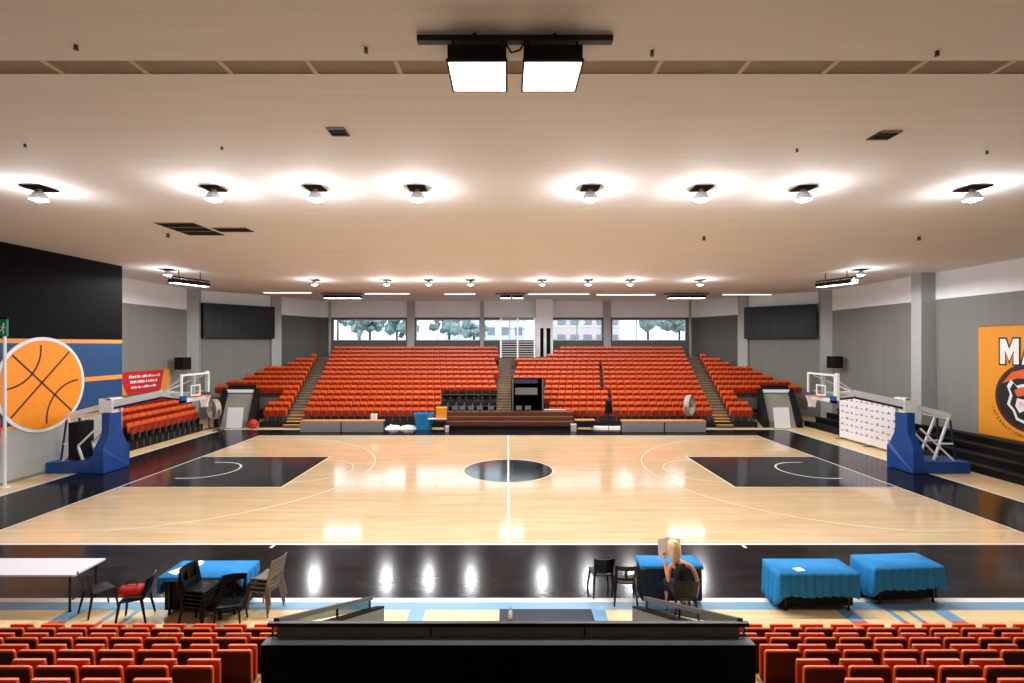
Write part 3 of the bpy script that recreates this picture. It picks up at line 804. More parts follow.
def chair(label, x, y, rz, m='plastic_black', back='slots', z=0, group='black plastic chairs on the near apron'):
    t = thing('plastic_chair', label, 'chair', (x, y, z), rz, group); chair_parts(t, m, back); return t
c0 = chair('black plastic chair left of the desk, farther one of a pair', 1.92, 10.22, PI+.1, back='solid')
c1 = chair('black plastic chair with two back openings, touching the desk', 2.33, 9.9, PI-.1)
chair('dark plastic chair pushed to the right end of the white table', -7.9, 9.52, 2.6, 'plastic_dark')
c2 = chair('black plastic chair with a red bag on its seat, beside the blue cloth', -6.98, 9.2, -PI/2+.3, back='solid')
bg = thing('sports_bag', 'red sports bag lying on the seat of a black chair', 'bag', (-7.0, 9.18, .46), .2)
q = MB()
pf = [(.11*math.cos(2*PI*i/14), .1+.1*math.sin(2*PI*i/14)) for i in range(14)]
q.add([(-.19, y, z) for y, z in pf]+[(-.1, y*1.08, z*1.05) for y, z in pf]+[(.1, y*1.08, z*1.05) for y, z in pf]+[(.19, y, z) for y, z in pf],
      [(r_*14+i, r_*14+(i+1) % 14, (r_+1)*14+(i+1) % 14, (r_+1)*14+i) for r_ in range(3) for i in range(14)]+[tuple(range(14)), tuple(range(42, 56))], 'bag_red')
q.build('body', bg, True); q = MB(); q.tube([(-.09, -.03, .2), (-.08, -.02, .27), (0, 0, .29), (.08, -.02, .27), (.09, -.03, .2)], .012, 'black_matte'); q.build('handle', bg)
for i in range(5):
    lb = ['bottom', 'second from bottom', 'middle', 'second from top', 'top'][i]
    chair('black plastic chair, %s of the stack before the blue cloth' % lb, -5.66+.012*i, 9.02, PI/2-.12, z=.07*i, group='stacked black chairs')
chair('black plastic chair standing between the black stack and the taupe stack', -5.08, 9.0, .25)
for i in range(4):
    lb = ['bottom', 'second from bottom', 'second from top', 'top'][i]
    chair('taupe plastic chair, %s of the stack beside the blue cloth' % lb, -4.72+.012*i, 9.55+.01*i, -PI/2-.25, 'plastic_taupe', z=.075*i, group='stacked taupe chairs')
paper('floor_mat', 'dark navy mat lying on the apron beyond the parapet rail', .72, 9.32, .004, 1.78, .5, 0, 1, 'mat')
bpy.data.objects['floor_mat'].data.materials[0] = M['mat_navy']
bt = thing('water_bottle', 'white bottle standing on the navy mat', 'bottle', (.04, 9.2, .006))
q = MB(); q.lathe([(.03, 0), (.034, .02), (.034, .15), (.014, .19), (.014, .2)], (0, 0, 0), 'paper_white', 12); q.build('body', bt, True)
q = MB(); q.lathe([(.016, .2), (.016, .225), (0, .226)], (0, 0, 0), 'box_blue', 10); q.build('cap', bt)

# ------------------------------------------------------------------ far side of the court
def bench_board(label, px0, px1, seam, Y):
    x0, x1, xs = xat(px0, Y), xat(px1, Y), xat(seam, Y); t = thing('courtside_barrier', label, 'barrier', ((x0+x1)/2, Y, 0), 0, 'courtside barriers'); c = (x0+x1)/2
    for a, b in ((x0, xs-.04), (xs+.04, x1)):
        q = MB(); q.box(a-c, b-c, 0, .05, .03, .62, 'barrier_grey'); q.build('panel', t)
    q = MB(); q.box(x0-c, x1-c, -.03, .5, .62, .70, 'barrier_wood'); q.build('wooden_top', t)
    for a in (x0, xs-.04, x1-.08):
        q = MB(); q.box(a-c, a-c+.08, .05, .45, 0, .62, 'black_matte'); q.build('support', t)
bench_board('grey two-panel barrier with wooden top before the left half of the far stand', 300, 383, 341, 28.75)
bench_board('grey two-panel barrier with wooden top before the right half of the far stand', 622, 706, 664.5, 28.75)
# scorers' bench
t = thing('scorers_table', 'long brown wooden table with pale edge strips facing the far sideline', 'table', (.1, 29.6, 0)); 
b = MB(); b.box(-3.8, 3.8, 0, .05, .25, 1.05, 'bench_brown'); b.build('front_panel', t)
b = MB(); b.box(-3.85, 3.85, -.05, .55, 1.05, 1.1, 'bench_brown'); b.build('tabletop', t)
for z in (.5, .78):
    b = MB(); b.box(-3.8, 3.8, -.03, 0, z, z+.06, 'bench_edge'); b.build('edge_strip', t)
for x in (-3.7, 0, 3.7):
    b = MB(); b.box(x-.06, x+.06, .06, .5, 0, 1.05, 'black_matte'); b.build('support', t)
b = MB(); b.box(-3.8, 3.8, .02, .06, 0, .25, 'black_matte'); b.build('kickboard', t)
for i, px in enumerate((455, 462.5, 471, 480, 491, 519, 528)):
    x = xat(px, 29.95); q = thing('monitor', 'small grey monitor, %s from the left on the long brown table' % ORD[i], 'monitor', (x, 29.95, 1.1), .1*math.sin(i*2), 'monitors on the scorers table')
    m_ = MB(); m_.box(-.17, .17, -.02, .02, .08, .33, 'black_matte'); m_.build('screen', q)
    m_ = MB(); m_.box(-.175, .175, -.027, -.021, .075, .335, 'monitor_grey'); m_.build('bezel', q)
    m_ = MB(); m_.box(-.08, .08, -.06, .06, 0, .015, 'black_matte'); m_.box(-.02, .02, -.01, .03, .015, .1, 'black_matte'); m_.build('foot', q)
q = thing('side_table', 'narrow pale-topped table continuing the brown table to its right', 'table', (xat(555, 30.33), 30.33, 0))
m_ = MB(); m_.box(-.65, .65, -.12, .12, 1.12, 1.15, 'table_white'); m_.build('tabletop', q)
for sx in (-1, 1): m_ = MB(); m_.box(sx*.58-.03, sx*.58+.03, -.1, .1, 0, 1.12, 'black_matte'); m_.build('leg', q)
# black team seats cut into the left half of the stand
bmesh_black = MB(); far_seat_mb(bmesh_black, Matrix.Identity(4), 'seat_black', 'seat_black', legs=False); bmesh_black.box(-.03, .03, -.06, .06, 0, .42, 'black_metal'); bmesh_black = bmesh_black.mesh('team_seat')
fst = True
for r_, i in ((0, 1), (1, 3)):
    for k in range(7):
        o = bpy.data.objects.new('team_seat', bmesh_black); COL.objects.link(o); o.location = (-4.15+.53*k, fy(i), fz(i))
        tag(o, 'black padded seat, %s from the left, %s row beside the centre stairs' % (ORD[k], ('lower', 'upper')[r_]), 'seat', 'black seats beside the centre stairs')
b = MB()
for i in (1, 3): b.bar((-4.5, fy(i)-.36, fz(i)+.62), (-.75, fy(i)-.36, fz(i)+.62), .03, .03, 'leg_grey'); [b.cyl((x, fy(i)-.36, fz(i)), (x, fy(i)-.36, fz(i)+.62), .015, 'leg_grey', n=6) for x in (-4.5, -3.2, -2, -.75)]
tag(b.build('guard_rail'), 'thin grey guard rails in front of the black seats', 'railing')
# yellow chair, black table, blue bin
bx_ = thing('storage_crate', 'yellow-orange crate standing on the pale-topped table', 'crate', (xat(441.5, 29.45), 29.45, .745))
q = MB(); q.box(-.3, .3, -.2, .2, 0, .6, 'chair_yellow'); q.build('body', bx_); q = MB(); q.box(-.32, .32, -.22, .22, .6, .66, 'chair_yellow'); q.build('lid', bx_)
q = MB(); q.box(-.1, .1, -.215, -.2, .38, .45, 'stripe_orange'); q.build('handle', bx_)
table('black table with pale top left of the long brown table', xat(437.5, 29.4), 29.45, 1.1, .6, 0, 'table_white')
bn = thing('storage_bin', 'bright blue open bin beside the yellow-orange crate', 'bin', (xat(424, 29.9), 29.9, 0))
q = MB()
def taper_box(mb, w0, w1, h, m, d0=.4, d1=.5, z0=0): mb.add([(-w0/2, -d0/2, z0), (w0/2, -d0/2, z0), (w0/2, d0/2, z0), (-w0/2, d0/2, z0), (-w1/2, -d1/2, h), (w1/2, -d1/2, h), (w1/2, d1/2, h), (-w1/2, d1/2, h)],
    [(0, 3, 2, 1), (0, 1, 5, 4), (1, 2, 6, 5), (2, 3, 7, 6), (3, 0, 4, 7)], m)
taper_box(q, .86, 1.1, .98, 'box_blue'); q.build('body', bn)
q = MB(); q.box(-.58, .58, -.29, -.23, .94, 1.0, 'box_blue'); q.box(-.58, .58, .23, .29, .94, 1.0, 'box_blue'); q.box(-.58, -.52, -.23, .23, .94, 1.0, 'box_blue'); q.box(.52, .58, -.23, .23, .94, 1.0, 'box_blue'); q.build('rim', bn)
# crumpled white sheets on the floor strip, white box, orange-topped table
rr = random.Random(5)
for px, w_, lb in ((393, .9, 'left'), (408, 1.1, 'right')):
    q = MB(); n = 10; vs = []
    for i in range(n):
        for j in range(n):
            u, v = i/(n-1)-.5, j/(n-1)-.5; e = 1-max(abs(u), abs(v))*2
            vs.append((u*w_, v*.5, .01+(.22+.1*rr.random())*max(0, e)**.5*(.6+.4*rr.random())))
    q.add(vs, [(i*n+j, (i+1)*n+j, (i+1)*n+j+1, i*n+j+1) for i in range(n-1) for j in range(n-1)], 'paper_white')
    o = q.build('crumpled_sheet', smooth=True); o.location = (xat(px, 30.2), 30.2, 0); tag(o, 'crumpled white sheet on the floor, %s of two beside the blue bin' % lb, 'sheet')
def tub(name, label, px, Y, w_, h, m, cat, d=.3):
    t = thing(name, label, cat, (xat(px, Y), Y, 0)); q = MB(); taper_box(q, w_*.9, w_, h-.03, m, d*.9, d); q.build('body', t)
    q = MB(); q.box(-w_/2-.015, w_/2+.015, -d/2-.015, d/2+.015, h-.03, h, m); q.build('lid', t); return t
tub('white_bin', 'small white bin at the right end of the long brown table', 573.5, 29.3, .32, .42, 'table_white', 'bin')
tub('white_bin', 'small white bin at the left end of the long brown table', 447, 29.1, .2, .34, 'table_white', 'bin')
table('low dark table with an orange wooden top right of the long brown table', xat(585, 29.6), 29.75, 1.2, .6, 0, 'barrier_wood', h=.62)
wb_ = tub('paper_cup', 'white container standing on the wooden top of the left barrier', 374, 28.98, .34, .36, 'paper_white', 'container', .24); wb_.location.z = .70
# sheets of white tarp on the floor strip, right
q = MB(); q.box(-.85, .85, -.25, .25, 0, .12, 'paper_white', None); o = q.build('folded_tarp'); o.location = (xat(608, 30.2), 30.2, 0); tag(o, 'white folded tarp on the floor right of the orange-topped table', 'tarp')
md = o.modifiers.new('b', 'BEVEL'); md.width = .04; md.segments = 2
# drum fans
def drum_fan(label, px, py, Y, r, rz):
    z = zat(py, Y); t = thing('drum_fan', label, 'fan', (xat(px, Y), Y, 0), rz, 'drum fans')
    q = MB(); q.lathe([(r, -.16), (r+.02, -.14), (r+.02, .14), (r, .16), (r-.03, .14), (r-.03, -.14), (r, -.16)], (0, 0, z), 'fan_grey', 24, 'y', False); q.build('drum', t, True)
    q = MB()
    for k in range(1, 6): q.tube([(r*k/5.3*math.cos(2*PI*i/20), -.15, z+r*k/5.3*math.sin(2*PI*i/20)) for i in range(20)], .008, 'fan_grey', n=4, closed=True)
    for k in range(10): q.cyl((0, -.15, z), (r*math.cos(2*PI*k/10), -.15, z+r*math.sin(2*PI*k/10)), .006, 'fan_grey', n=4)
    q.build('grille', t)
    q = MB(); q.cyl((0, -.08, z), (0, .1, z), .1, 'fan_dark', n=12)
    for k in range(4):
        a = 2*PI*k/4; ca, sa = math.cos(a), math.sin(a)
        def W(u, wv, y): return (u*ca-wv*sa, y, z+u*sa+wv*ca)
        q.add([W(.08, -.06, -.03), (W(r-.07, -.16, -.05)), W(r-.07, .16, .07), W(.08, .06, .03), W(.08, -.06, -.02), (W(r-.07, -.16, -.04)), W(r-.07, .16, .08), W(.08, .06, .04)],
              [(0, 3, 2, 1), (4, 5, 6, 7), (0, 1, 5, 4), (1, 2, 6, 5), (2, 3, 7, 6), (3, 0, 4, 7)], 'fan_dark')
    q.build('blades', t)
    q = MB()
    for e in (-1, 1): q.bar((e*(r+.05), 0, z), (e*(r+.05), 0, .12), .05, .05, 'fan_dark')
    q.bar((-(r+.07), 0, .12), (r+.07, 0, .12), .05, .05, 'fan_dark'); q.box(-r, -r+.08, -.3, .3, 0, .1, 'fan_dark'); q.box(r-.08, r, -.3, .3, 0, .1, 'fan_dark'); q.build('stand', t)
drum_fan('grey drum fan on a stand before the right part of the far stand', 689.5, 405.5, 30.15, .62, .9)
drum_fan('grey drum fan on a stand in the far left corner by the ramp', 214, 409, 29.6, .58, -.6)
# camera tripod in front of the narrow aisle
t = thing('camera_tripod', 'black covered camera on a tripod before the right half of the far stand', 'tripod', (xat(608.5, 30.15), 30.15, 0))
for k in range(3):
    q = MB(); a = 2*PI*k/3+.4; q.cyl((.3*math.cos(a), .22*math.sin(a), 0), (0, 0, 1.15), .02, 'black_matte', n=6); q.build('leg', t)
q = MB(); q.cyl((0, 0, 1.0), (0, 0, 1.4), .045, 'black_metal'); q.build('column', t)
q = MB(); q.add(*(lambda b_: (b_.v, b_.f))(MB().box(-.14, .14, -.3, .25, 1.4, 1.75, 'black_matte')), 'black_matte'); q.cyl((0, -.3, 1.58), (0, -.44, 1.58), .07, 'black_matte', n=12); q.box(-.2, .2, -.1, .1, .95, 1.42, 'black_matte'); q.build('covered_camera', t)
# handrail up the narrow aisle
b = MB(); pts = [(GAPX[i], fy(i)-.36, fz(i)+.9) for i in range(1, 10)]; b.tube(pts, .025, 'black_metal', n=6)
for i in range(1, 10, 2): b.cyl((GAPX[i], fy(i)-.36, fz(i)), (GAPX[i], fy(i)-.36, fz(i)+.9), .022, 'black_metal', n=6)
tag(b.build('handrail'), 'dark handrail climbing between the seats in the right half of the far stand', 'handrail')
# dark doorway below the seats
t = thing('vomitory', 'dark framed doorway with blue header and pale sign below the middle seats', 'doorway', (1.22, 30.62, 0)); zt = 3.02
for a, b_ in ((-1.0, -.88), (.86, .98)):
    q = MB(); q.add([(x_, y_, z_) for x_ in (a, b_) for y_, z_ in ((0, 0), (4.3, 0), (4.3, 2.0), (0, zt))], [(0, 1, 2, 3), (7, 6, 5, 4), (0, 4, 5, 1), (1, 5, 6, 2), (2, 6, 7, 3), (3, 7, 4, 0)], 'stand_dark'); q.build('side_wall', t)
q = MB(); q.add([(x_, y_, z_+e_) for x_ in (-1, .98) for y_, z_, e_ in ((0, zt, 0), (4.3, 2.0, 0), (4.3, 2.0, .06), (0, zt, .06))], [(0, 1, 2, 3), (7, 6, 5, 4), (0, 4, 5, 1), (1, 5, 6, 2), (2, 6, 7, 3), (3, 7, 4, 0)], 'stand_dark'); q.build('roof', t)
q = MB(); q.box(-.9, .6, -.05, .0, zt-.28, zt-.04, 'hoop_navy'); q.build('header', t)
q = MB(); q.box(-.88, .86, 4.2, 4.3, 0, 2.0, 'hole_black'); q.build('back_wall', t)
q = MB(); q.box(-.8, .62, .5, .56, 2.0, 2.42, 'barrier_grey'); q.box(-.82, .64, .48, .5, 1.98, 2.0, 'leg_grey'); q.build('sign', t)
q = MB(); q.box(-.87, .85, .4, 4.2, 0, 1.0, 'hole_black'); q.build('ramp', t)
for x in (-.94, .92):
    q = MB(); q.cyl((x, -.08, 0), (x, -.08, zt), .035, 'leg_grey'); q.build('frame_post', t)
# louvred screen with white posts at the head of the centre stairs
t = thing('louvre_screen', 'white-posted louvred railing at the head of the centre stairs', 'railing', (xat(518, 38.75), 38.75, ZL)); z0 = ZL; xm = xat(518, 38.75)
for px in (500.8, 517.6, 534.5):
    q = MB(); x = xat(px, 38.75)-xm; q.box(x-.06, x+.06, -.06, .06, 0, zat(318, 38.75)-z0, 'wall_white'); q.build('post', t)
for py in (318.5, 329):
    q = MB(); z = zat(py, 38.75)-z0; q.bar((xat(500.8, 38.75)-xm, 0, z), (xat(534.5, 38.75)-xm, 0, z), .05, .06, 'leg_grey'); q.build('rail', t)
for i in range(7):
    q = MB(); z = zat(342+2.35*i, 38.75)-z0; q.bar((xat(500.8, 38.75)-xm, 0, z), (xat(534.5, 38.75)-xm, 0, z), .07, .075, 'pilaster_grey'); q.build('louvre', t)
q = MB(); q.box(xat(500.8, 38.75)-xm, xat(534.5, 38.75)-xm, .1, .14, 0, zat(340.5, 38.75)-z0, 'stand_dark'); q.build('backing', t)
# white column with two narrow dark openings
q = MB(); x0, x1 = xat(536, 40.9), xat(553, 40.9); zb = ZL-.05; ws = [x0, xat(540.2, 40.9), xat(543.8, 40.9), xat(546.5, 40.9), xat(550.6, 40.9), x1]
zo = zat(328, 40.9)
for a, b_, m in ((0, 1, 'wall_white'), (2, 3, 'wall_white'), (4, 5, 'wall_white')): q.box(ws[a], ws[b_], 40.9, 42.4, zb, CEIL, m)
for a, b_ in ((1, 2), (3, 4)): q.box(ws[a], ws[b_], 40.9, 42.4, zo, CEIL, 'wall_white'); q.box(ws[a], ws[b_], 41.3, 42.4, zb, zo, 'hole_black')
struct('trim_4', q)

# ------------------------------------------------------------------ corner ramps
def corner_ramp(s):
    side = 'left' if s < 0 else 'right'
    t = thing('entrance_ramp', 'glossy grey entrance ramp with black sides in the far %s corner' % side, 'ramp', (0, 0, 0), 0, 'corner entrance ramps')
    A0, A1 = Vector((s*17.9, 30.6, 0)), Vector((s*16.15, 30.6, 0)); d = Vector((s*1.0, 2.65, 1.9))
    th = Vector((0, 0, -.12))
    q = MB(); q.add([A0+Vector((0, 0, .02)), A1+Vector((0, 0, .02)), A1+d, A0+d, A0+th, A1+th, A1+d+th, A0+d+th], [(0, 1, 2, 3), (7, 6, 5, 4), (0, 4, 5, 1), (1, 5, 6, 2), (2, 6, 7, 3), (3, 7, 4, 0)], 'ramp_grey'); q.build('ramp_surface', t)
    for base_, o_ in ((A0, s*.5), (A1, -s*.5)):
        q = MB(); w_ = Vector((o_*.7, 0, 0)); up = Vector((0, 0, .42)); lo = Vector((base_.x+d.x, base_.y+d.y, 0))
        b0 = Vector((base_.x, base_.y-.1, 0))
        v = [b0, b0+up, base_+d+up*.6, Vector((lo.x, lo.y, 0))]; v = v+[p+w_ for p in v]
        q.add(v, [(0, 1, 2, 3), (7, 6, 5, 4), (0, 4, 5, 1), (1, 5, 6, 2), (2, 6, 7, 3), (3, 7, 4, 0)], 'stand_dark'); q.build('side_wall', t)
    q = MB(); q.bar(A0+d+Vector((0, -.1, .12)), A1+d+Vector((0, -.1, .12)), .14, .2, 'wall_white'); q.build('head_rail', t)
    q = MB(); q.bar(A0+d+Vector((0, .12, .0)), A1+d+Vector((0, .12, .0)), .3, 1.0, 'stand_dark'); q.build('head_wall', t)
    # pale board standing at the foot of the ramp
    b = thing('white_board', 'white board propped at the foot of the %s corner ramp' % side, 'board', (s*16.75, 30.05, 0), s*.1, 'boards at the corner ramps')
    m_ = MB(); m_.box(-.5, .5, -.02, .02, .05, 1.3, 'backdrop_white', Matrix.Rotation(-.14, 4, 'X')); m_.build('panel', b)
    for e in (-1, 1): m_ = MB(); m_.bar((e*.4, .02, .02), (e*.4, .35, .0+.02), .03, .03, 'leg_grey'); m_.bar((e*.4, .33, .02), (e*.4, .17, .95), .03, .03, 'leg_grey'); m_.build('foot', b)
corner_ramp(-1); corner_ramp(1)
for k, (dx, m_, lb) in enumerate(((0, 'bag_red', 'round red item'),)):
    b = thing('ball_bag', 'red ball lying beside the left corner ramp', 'ball', (-15.6, 30.1, 0)); q = MB(); q.ico((0, 0, .3), .3, 'bag_red', 2); o = q.build('ball', b, True)

# sponsor board behind the right hoop
t = thing('sponsor_board', 'white sponsor wall with rows of tiny logos behind the right hoop', 'banner stand', (18.15, 24.75, 0))
q = MB(); q.box(-.03, .03, -2.3, 2.2, .12, 2.42, 'backdrop_white'); q.build('panel', t)
q = MB()
for k in range(12):
    for j in range(6):
        y = 1.95-.36*k; z = .5+.33*j; m_ = ('logo_grey', 'logo_grey', 'logo_red', 'logo_blue')[(k*3+j*2+k*j) % 4]
        w_ = (.09, .12, .07)[(k+j) % 3]; q.box(-.034, -.03, y-w_, y+w_, z, z+.05, m_); 
        if (k+j) % 2: q.box(-.034, -.03, y-.05, y+.05, z+.06, z+.12, m_)
q.build('logo_print', t)
for y in (-2.2, 0, 2.1):
    q = MB(); q.box(-.3, .5, y-.03, y+.03, 0, .04, 'leg_grey'); q.box(.03, .07, y-.03, y+.03, .04, 2.4, 'leg_grey'); q.build('foot', t)

# ------------------------------------------------------------------ hung on the walls
def on_wall(A, B, u): return Vector((A[0]+(B[0]-A[0])*u, A[1]+(B[1]-A[1])*u, 0))
def screen(name, label, A, B, u0, u1, z0, z1, s):
    p = (on_wall(A, B, u0)+on_wall(A, B, u1))/2; d = on_wall(A, B, u1)-on_wall(A, B, u0); wd = d.length; rz = math.atan2(d.y, d.x)
    t = thing(name, label, 'screen', (p.x, p.y, z0), rz)      # local y: away from room for left
    k = -1
    q = MB(); q.box(-wd/2, wd/2, -.5, -.12, 0, z1-z0, 'screen_black'); q.build('cabinet', t)
    q = MB()
    for i in range(8):
        for j in range(4): q.box(-wd/2+.03+(wd-.06)*i/8+.006, -wd/2+.03+(wd-.06)*(i+1)/8-.006, -.515, -.5, .03+(z1-z0-.06)*j/4+.006, .03+(z1-z0-.06)*(j+1)/4-.006, 'screen_black')
    q.build('display_panel', t)
    q = MB(); q.box(-wd/2+.3, -wd/2+.5, -.12, .0, .2, z1-z0-.2, 'black_metal'); q.box(wd/2-.5, wd/2-.3, -.12, .0, .2, z1-z0-.2, 'black_metal'); q.build('bracket', t)
screen('video_screen', 'large dark video screen on the angled wall left of the windows', PA, PB, .09, .93, 5.62, 8.02, -1)
screen('video_screen', 'large dark video screen on the angled wall right of the windows', QB, QA, .05, .9, 5.6, 8.0, 1)
def speaker(label, x, y, z, s):
    t = thing('loudspeaker', label, 'loudspeaker', (x, y, z), 0, 'wall loudspeakers')
    q = MB(); q.box(-.34, .34, -.3, .3, 0, .78, 'black_matte', Matrix.Rotation(s*.25, 4, 'Z')); q.build('cabinet', t)
    q = MB(); q.box(-.3, .3, -.32, -.3, .05, .73, 'screen_black', Matrix.Rotation(s*.25, 4, 'Z')); q.build('grille', t)
    q = MB(); q.bar((0, .1, .4), (s*.55, .1, .4), .08, .08, 'black_metal'); q.build('bracket', t)
speaker('black loudspeaker high on the left wall above the left hoop', -20.75, 31.4, 3.55, -1)
speaker('black loudspeaker high on the right wall above the right hoop', 21.55, 32.5, 3.6, 1)
# red banner on the left wall
t = thing('wall_banner', 'red banner with white lettering on the left wall above the side seats', 'banner', (XL+.03, 29.3, 2.3), PI/2)
q = MB(); q.box(-2.1, 2.1, -.03, 0, 0, 1.3, 'stripe_orange'); q.build('cloth', t)
q = MB(); q.prism([(-2.1, 1.3), (-1.55, .12), (-1.35, .0), (1.0, .0), (1.2, .12), (1.5, 1.3)], -.0, .012, 'banner_red', Matrix.Translation((0, -.031, 0)) @ Matrix.Rotation(PI/2, 4, 'X')); q.build('red_field', t)
rr = random.Random(11)
for j, (z, hh) in enumerate(((.92, .15), (.62, .15), (.32, .13))):
    q = MB(); x = -1.35+.08*j
    while x < 1.0-.12*j:
        w_ = rr.uniform(.05, .1); hq = hh*rr.choice((.7, 1, 1)); q.box(x, x+w_, -.05, -.044, z, z+hq, 'paper_white'); x += w_+rr.choice((.02, .025, .09))
    q.build('lettering', t)
# orange crest banner on the right wall
t = thing('crest_banner', 'large orange banner with a roundel crest on the right wall', 'banner', (XR-.02, 21.0, .98), -PI/2)
# local x runs towards the camera, local -y... faces the room
def bl_(y): return -(y-21.0)                      # wall Y -> local x
q = MB(); q.box(-2.3, 2.3, -.03, -.005, 0, 5.0, 'banner_orange'); q.build('cloth', t)
for z_ in (5.0, -.05): q = MB(); q.box(-2.3, 2.3, -.05, 0, z_, z_+.05, 'bench_edge'); q.build('batten', t)
def disc(name, cx, cz, r, y, m, sx=1.0, n=48, ye=.006):
    q = MB(); q.prism([(cx+r*sx*math.cos(2*PI*i/n), cz+r*math.sin(2*PI*i/n)) for i in range(n)], 0, ye, m, Matrix.Translation((0, y, 0)) @ Matrix.Rotation(PI/2, 4, 'X')); return q.build(name, t)
def poly(name, pts, y, m):
    q = MB(); q.prism(pts, 0, .005, m, Matrix.Translation((0, y, 0)) @ Matrix.Rotation(PI/2, 4, 'X')); return q.build(name, t)
EX, EZ = 0.0, 1.87
disc('crest_ring', EX, EZ, 1.5, -.031, 'emblem_maroon'); disc('crest_field', EX, EZ, 1.36, -.038, 'emblem_black'); 
poly('crest_band', [(-1.18, EZ+.55), (-.75, EZ+1.08), (0, EZ+1.3), (.75, EZ+1.08), (1.18, EZ+.55), (.5, EZ+.82), (-.5, EZ+.82)], -.046, 'emblem_orange')
hd = [(-.95, .45), (-.78, .75), (-.55, .5), (-.3, .58), (0, .62), (.3, .58), (.55, .5), (.78, .75), (.95, .45), (.82, .1), (.95, -.35), (.7, -.62), (.55, -1.0), (.25, -1.1), (0, -1.25), (-.25, -1.1), (-.55, -1.0), (-.7, -.62), (-.95, -.35), (-.82, .1)]
poly('crest_outline', [(x, EZ+z) for x, z in hd], -.052, 'emblem_white')
poly('crest_face', [(x*.86, EZ-.04+z*.86) for x, z in hd], -.058, 'emblem_black')
poly('crest_brow', [(-.62, EZ+.3), (-.3, EZ+.45), (0, EZ+.5), (.3, EZ+.45), (.62, EZ+.3), (.5, EZ+.02), (.2, EZ+.1), (0, EZ-.05), (-.2, EZ+.1), (-.5, EZ+.02)], -.064, 'emblem_orange')
for s in (-1, 1):
    poly('crest_cheek', [(s*.1, EZ-.1), (s*.5, EZ-.05), (s*.58, EZ-.4), (s*.4, EZ-.68), (s*.1, EZ-.5)][::s], -.064, 'emblem_white')
    poly('crest_cheek_mark', [(s*.2, EZ-.2), (s*.45, EZ-.18), (s*.4, EZ-.4), (s*.2, EZ-.35)][::s], -.07, 'emblem_pink')
def text(name, body, size, m, parent, loc, rot, ext=.004, align='LEFT', sx=1.0):
    c = bpy.data.curves.new(name, 'FONT'); c.body = body; c.size = size; c.extrude = ext; c.align_x = align; c.materials.append(M[m])
    tmp = bpy.data.objects.new('tmp', c); COL.objects.link(tmp); me = bpy.data.meshes.new_from_object(tmp.evaluated_get(bpy.context.evaluated_depsgraph_get())); bpy.data.objects.remove(tmp)
    o = bpy.data.objects.new(name, me); COL.objects.link(o); o.parent = parent; o.location = loc; o.rotation_euler = rot; o.scale = (sx, 1, 1)
    return o
def letter(pts, x0, z0, w_, h_, grow, y, m):
    cx_, cz_ = sum(p[0] for p in pts)/len(pts), sum(p[1] for p in pts)/len(pts); out = []
    n_ = len(pts)
    for i in range(n_):
        p, a_, c_ = Vector(pts[i]), Vector(pts[i-1]), Vector(pts[(i+1) % n_])
        e1, e2 = (p-a_).normalized(), (c_-p).normalized(); nn = Vector((e1.y+e2.y, -e1.x-e2.x))
        nn = nn/max(.35, (1+e1.dot(e2))) if nn.length > 1e-3 else Vector((0, 0))
        out.append((x0+p.x*w_+nn.x*grow, z0+p.y*h_+nn.y*grow))
    return poly('banner_letter', out, y, m)
LM = [(0, 0), (.27, 0), (.27, .55), (.5, .12), (.73, .55), (.73, 0), (1, 0), (1, 1), (.7, 1), (.5, .58), (.3, 1), (0, 1)]
LA = [(0, 0), (.28, 0), (.34, .2), (.66, .2), (.72, 0), (1, 0), (.66, 1), (.34, 1)]
for y, g, m in ((-.034, .07, 'emblem_black'), (-.042, 0, 'paper_white')):
    letter(LM, bl_(22.27), 3.3, .82, 1.12, g, y, m); letter(LA, bl_(22.27)+.94, 3.3, .8, 1.12, g, y, m)
poly('banner_letter_hole', [(bl_(22.27)+.94+.8*u, 3.3+1.12*v) for u, v in ((.42, .4), (.58, .4), (.5, .74))], -.05, 'emblem_black')
word = 'INTERNATIONAL'
for i, ch in enumerate(word):
    a = PI+.35+i*.098; r_ = 1.78
    text('crest_motto', ch, .2, 'emblem_black', t, (EX+r_*math.cos(a), -.033, EZ+r_*math.sin(a)), (PI/2, -(a+PI/2), 0), align='CENTER')
# basketball sign on the left wall
t = thing('basketball_sign', 'big round orange basketball sign with white rim on the blue and black wall', 'sign', (XBL, 19.55, 3.56), PI/2)
def wall_poly(name, pts, y0, m, th=.02):
    q = MB(); q.prism(pts, 0, th, m, Matrix.Translation((0, y0, 0)) @ Matrix.Rotation(PI/2, 4, 'X')); return q.build(name, t)
RB = 1.88
wall_poly('white_rim', [(RB*math.cos(2*PI*i/64), RB*math.sin(2*PI*i/64)) for i in range(64)], 0, 'ball_white', .05)
wall_poly('orange_face', [((RB-.13)*math.cos(2*PI*i/64), (RB-.13)*math.sin(2*PI*i/64)) for i in range(64)], -.05, 'ball_orange', .012)
q = MB()
def seam(pts, wd=.035):
    for (a, b_) in zip(pts[:-1], pts[1:]):
        a, b_ = Vector(a), Vector(b_); d = (b_-a).normalized(); n_ = Vector((-d.y, d.x))*wd
        v = [a+n_, a-n_, b_-n_, b_+n_]
        q.add([(p.x, -.066, p.y) for p in v]+[(p.x, -.061, p.y) for p in v], [(0, 1, 2, 3), (7, 6, 5, 4), (0, 4, 5, 1), (1, 5, 6, 2), (2, 6, 7, 3), (3, 7, 4, 0)], 'ball_seam')
RI = RB-.15
seam([(-RI*.72, RI*.69), (RI*.72, -RI*.69)]); seam([(RI*.66, RI*.75), (-RI*.75, -RI*.66)])
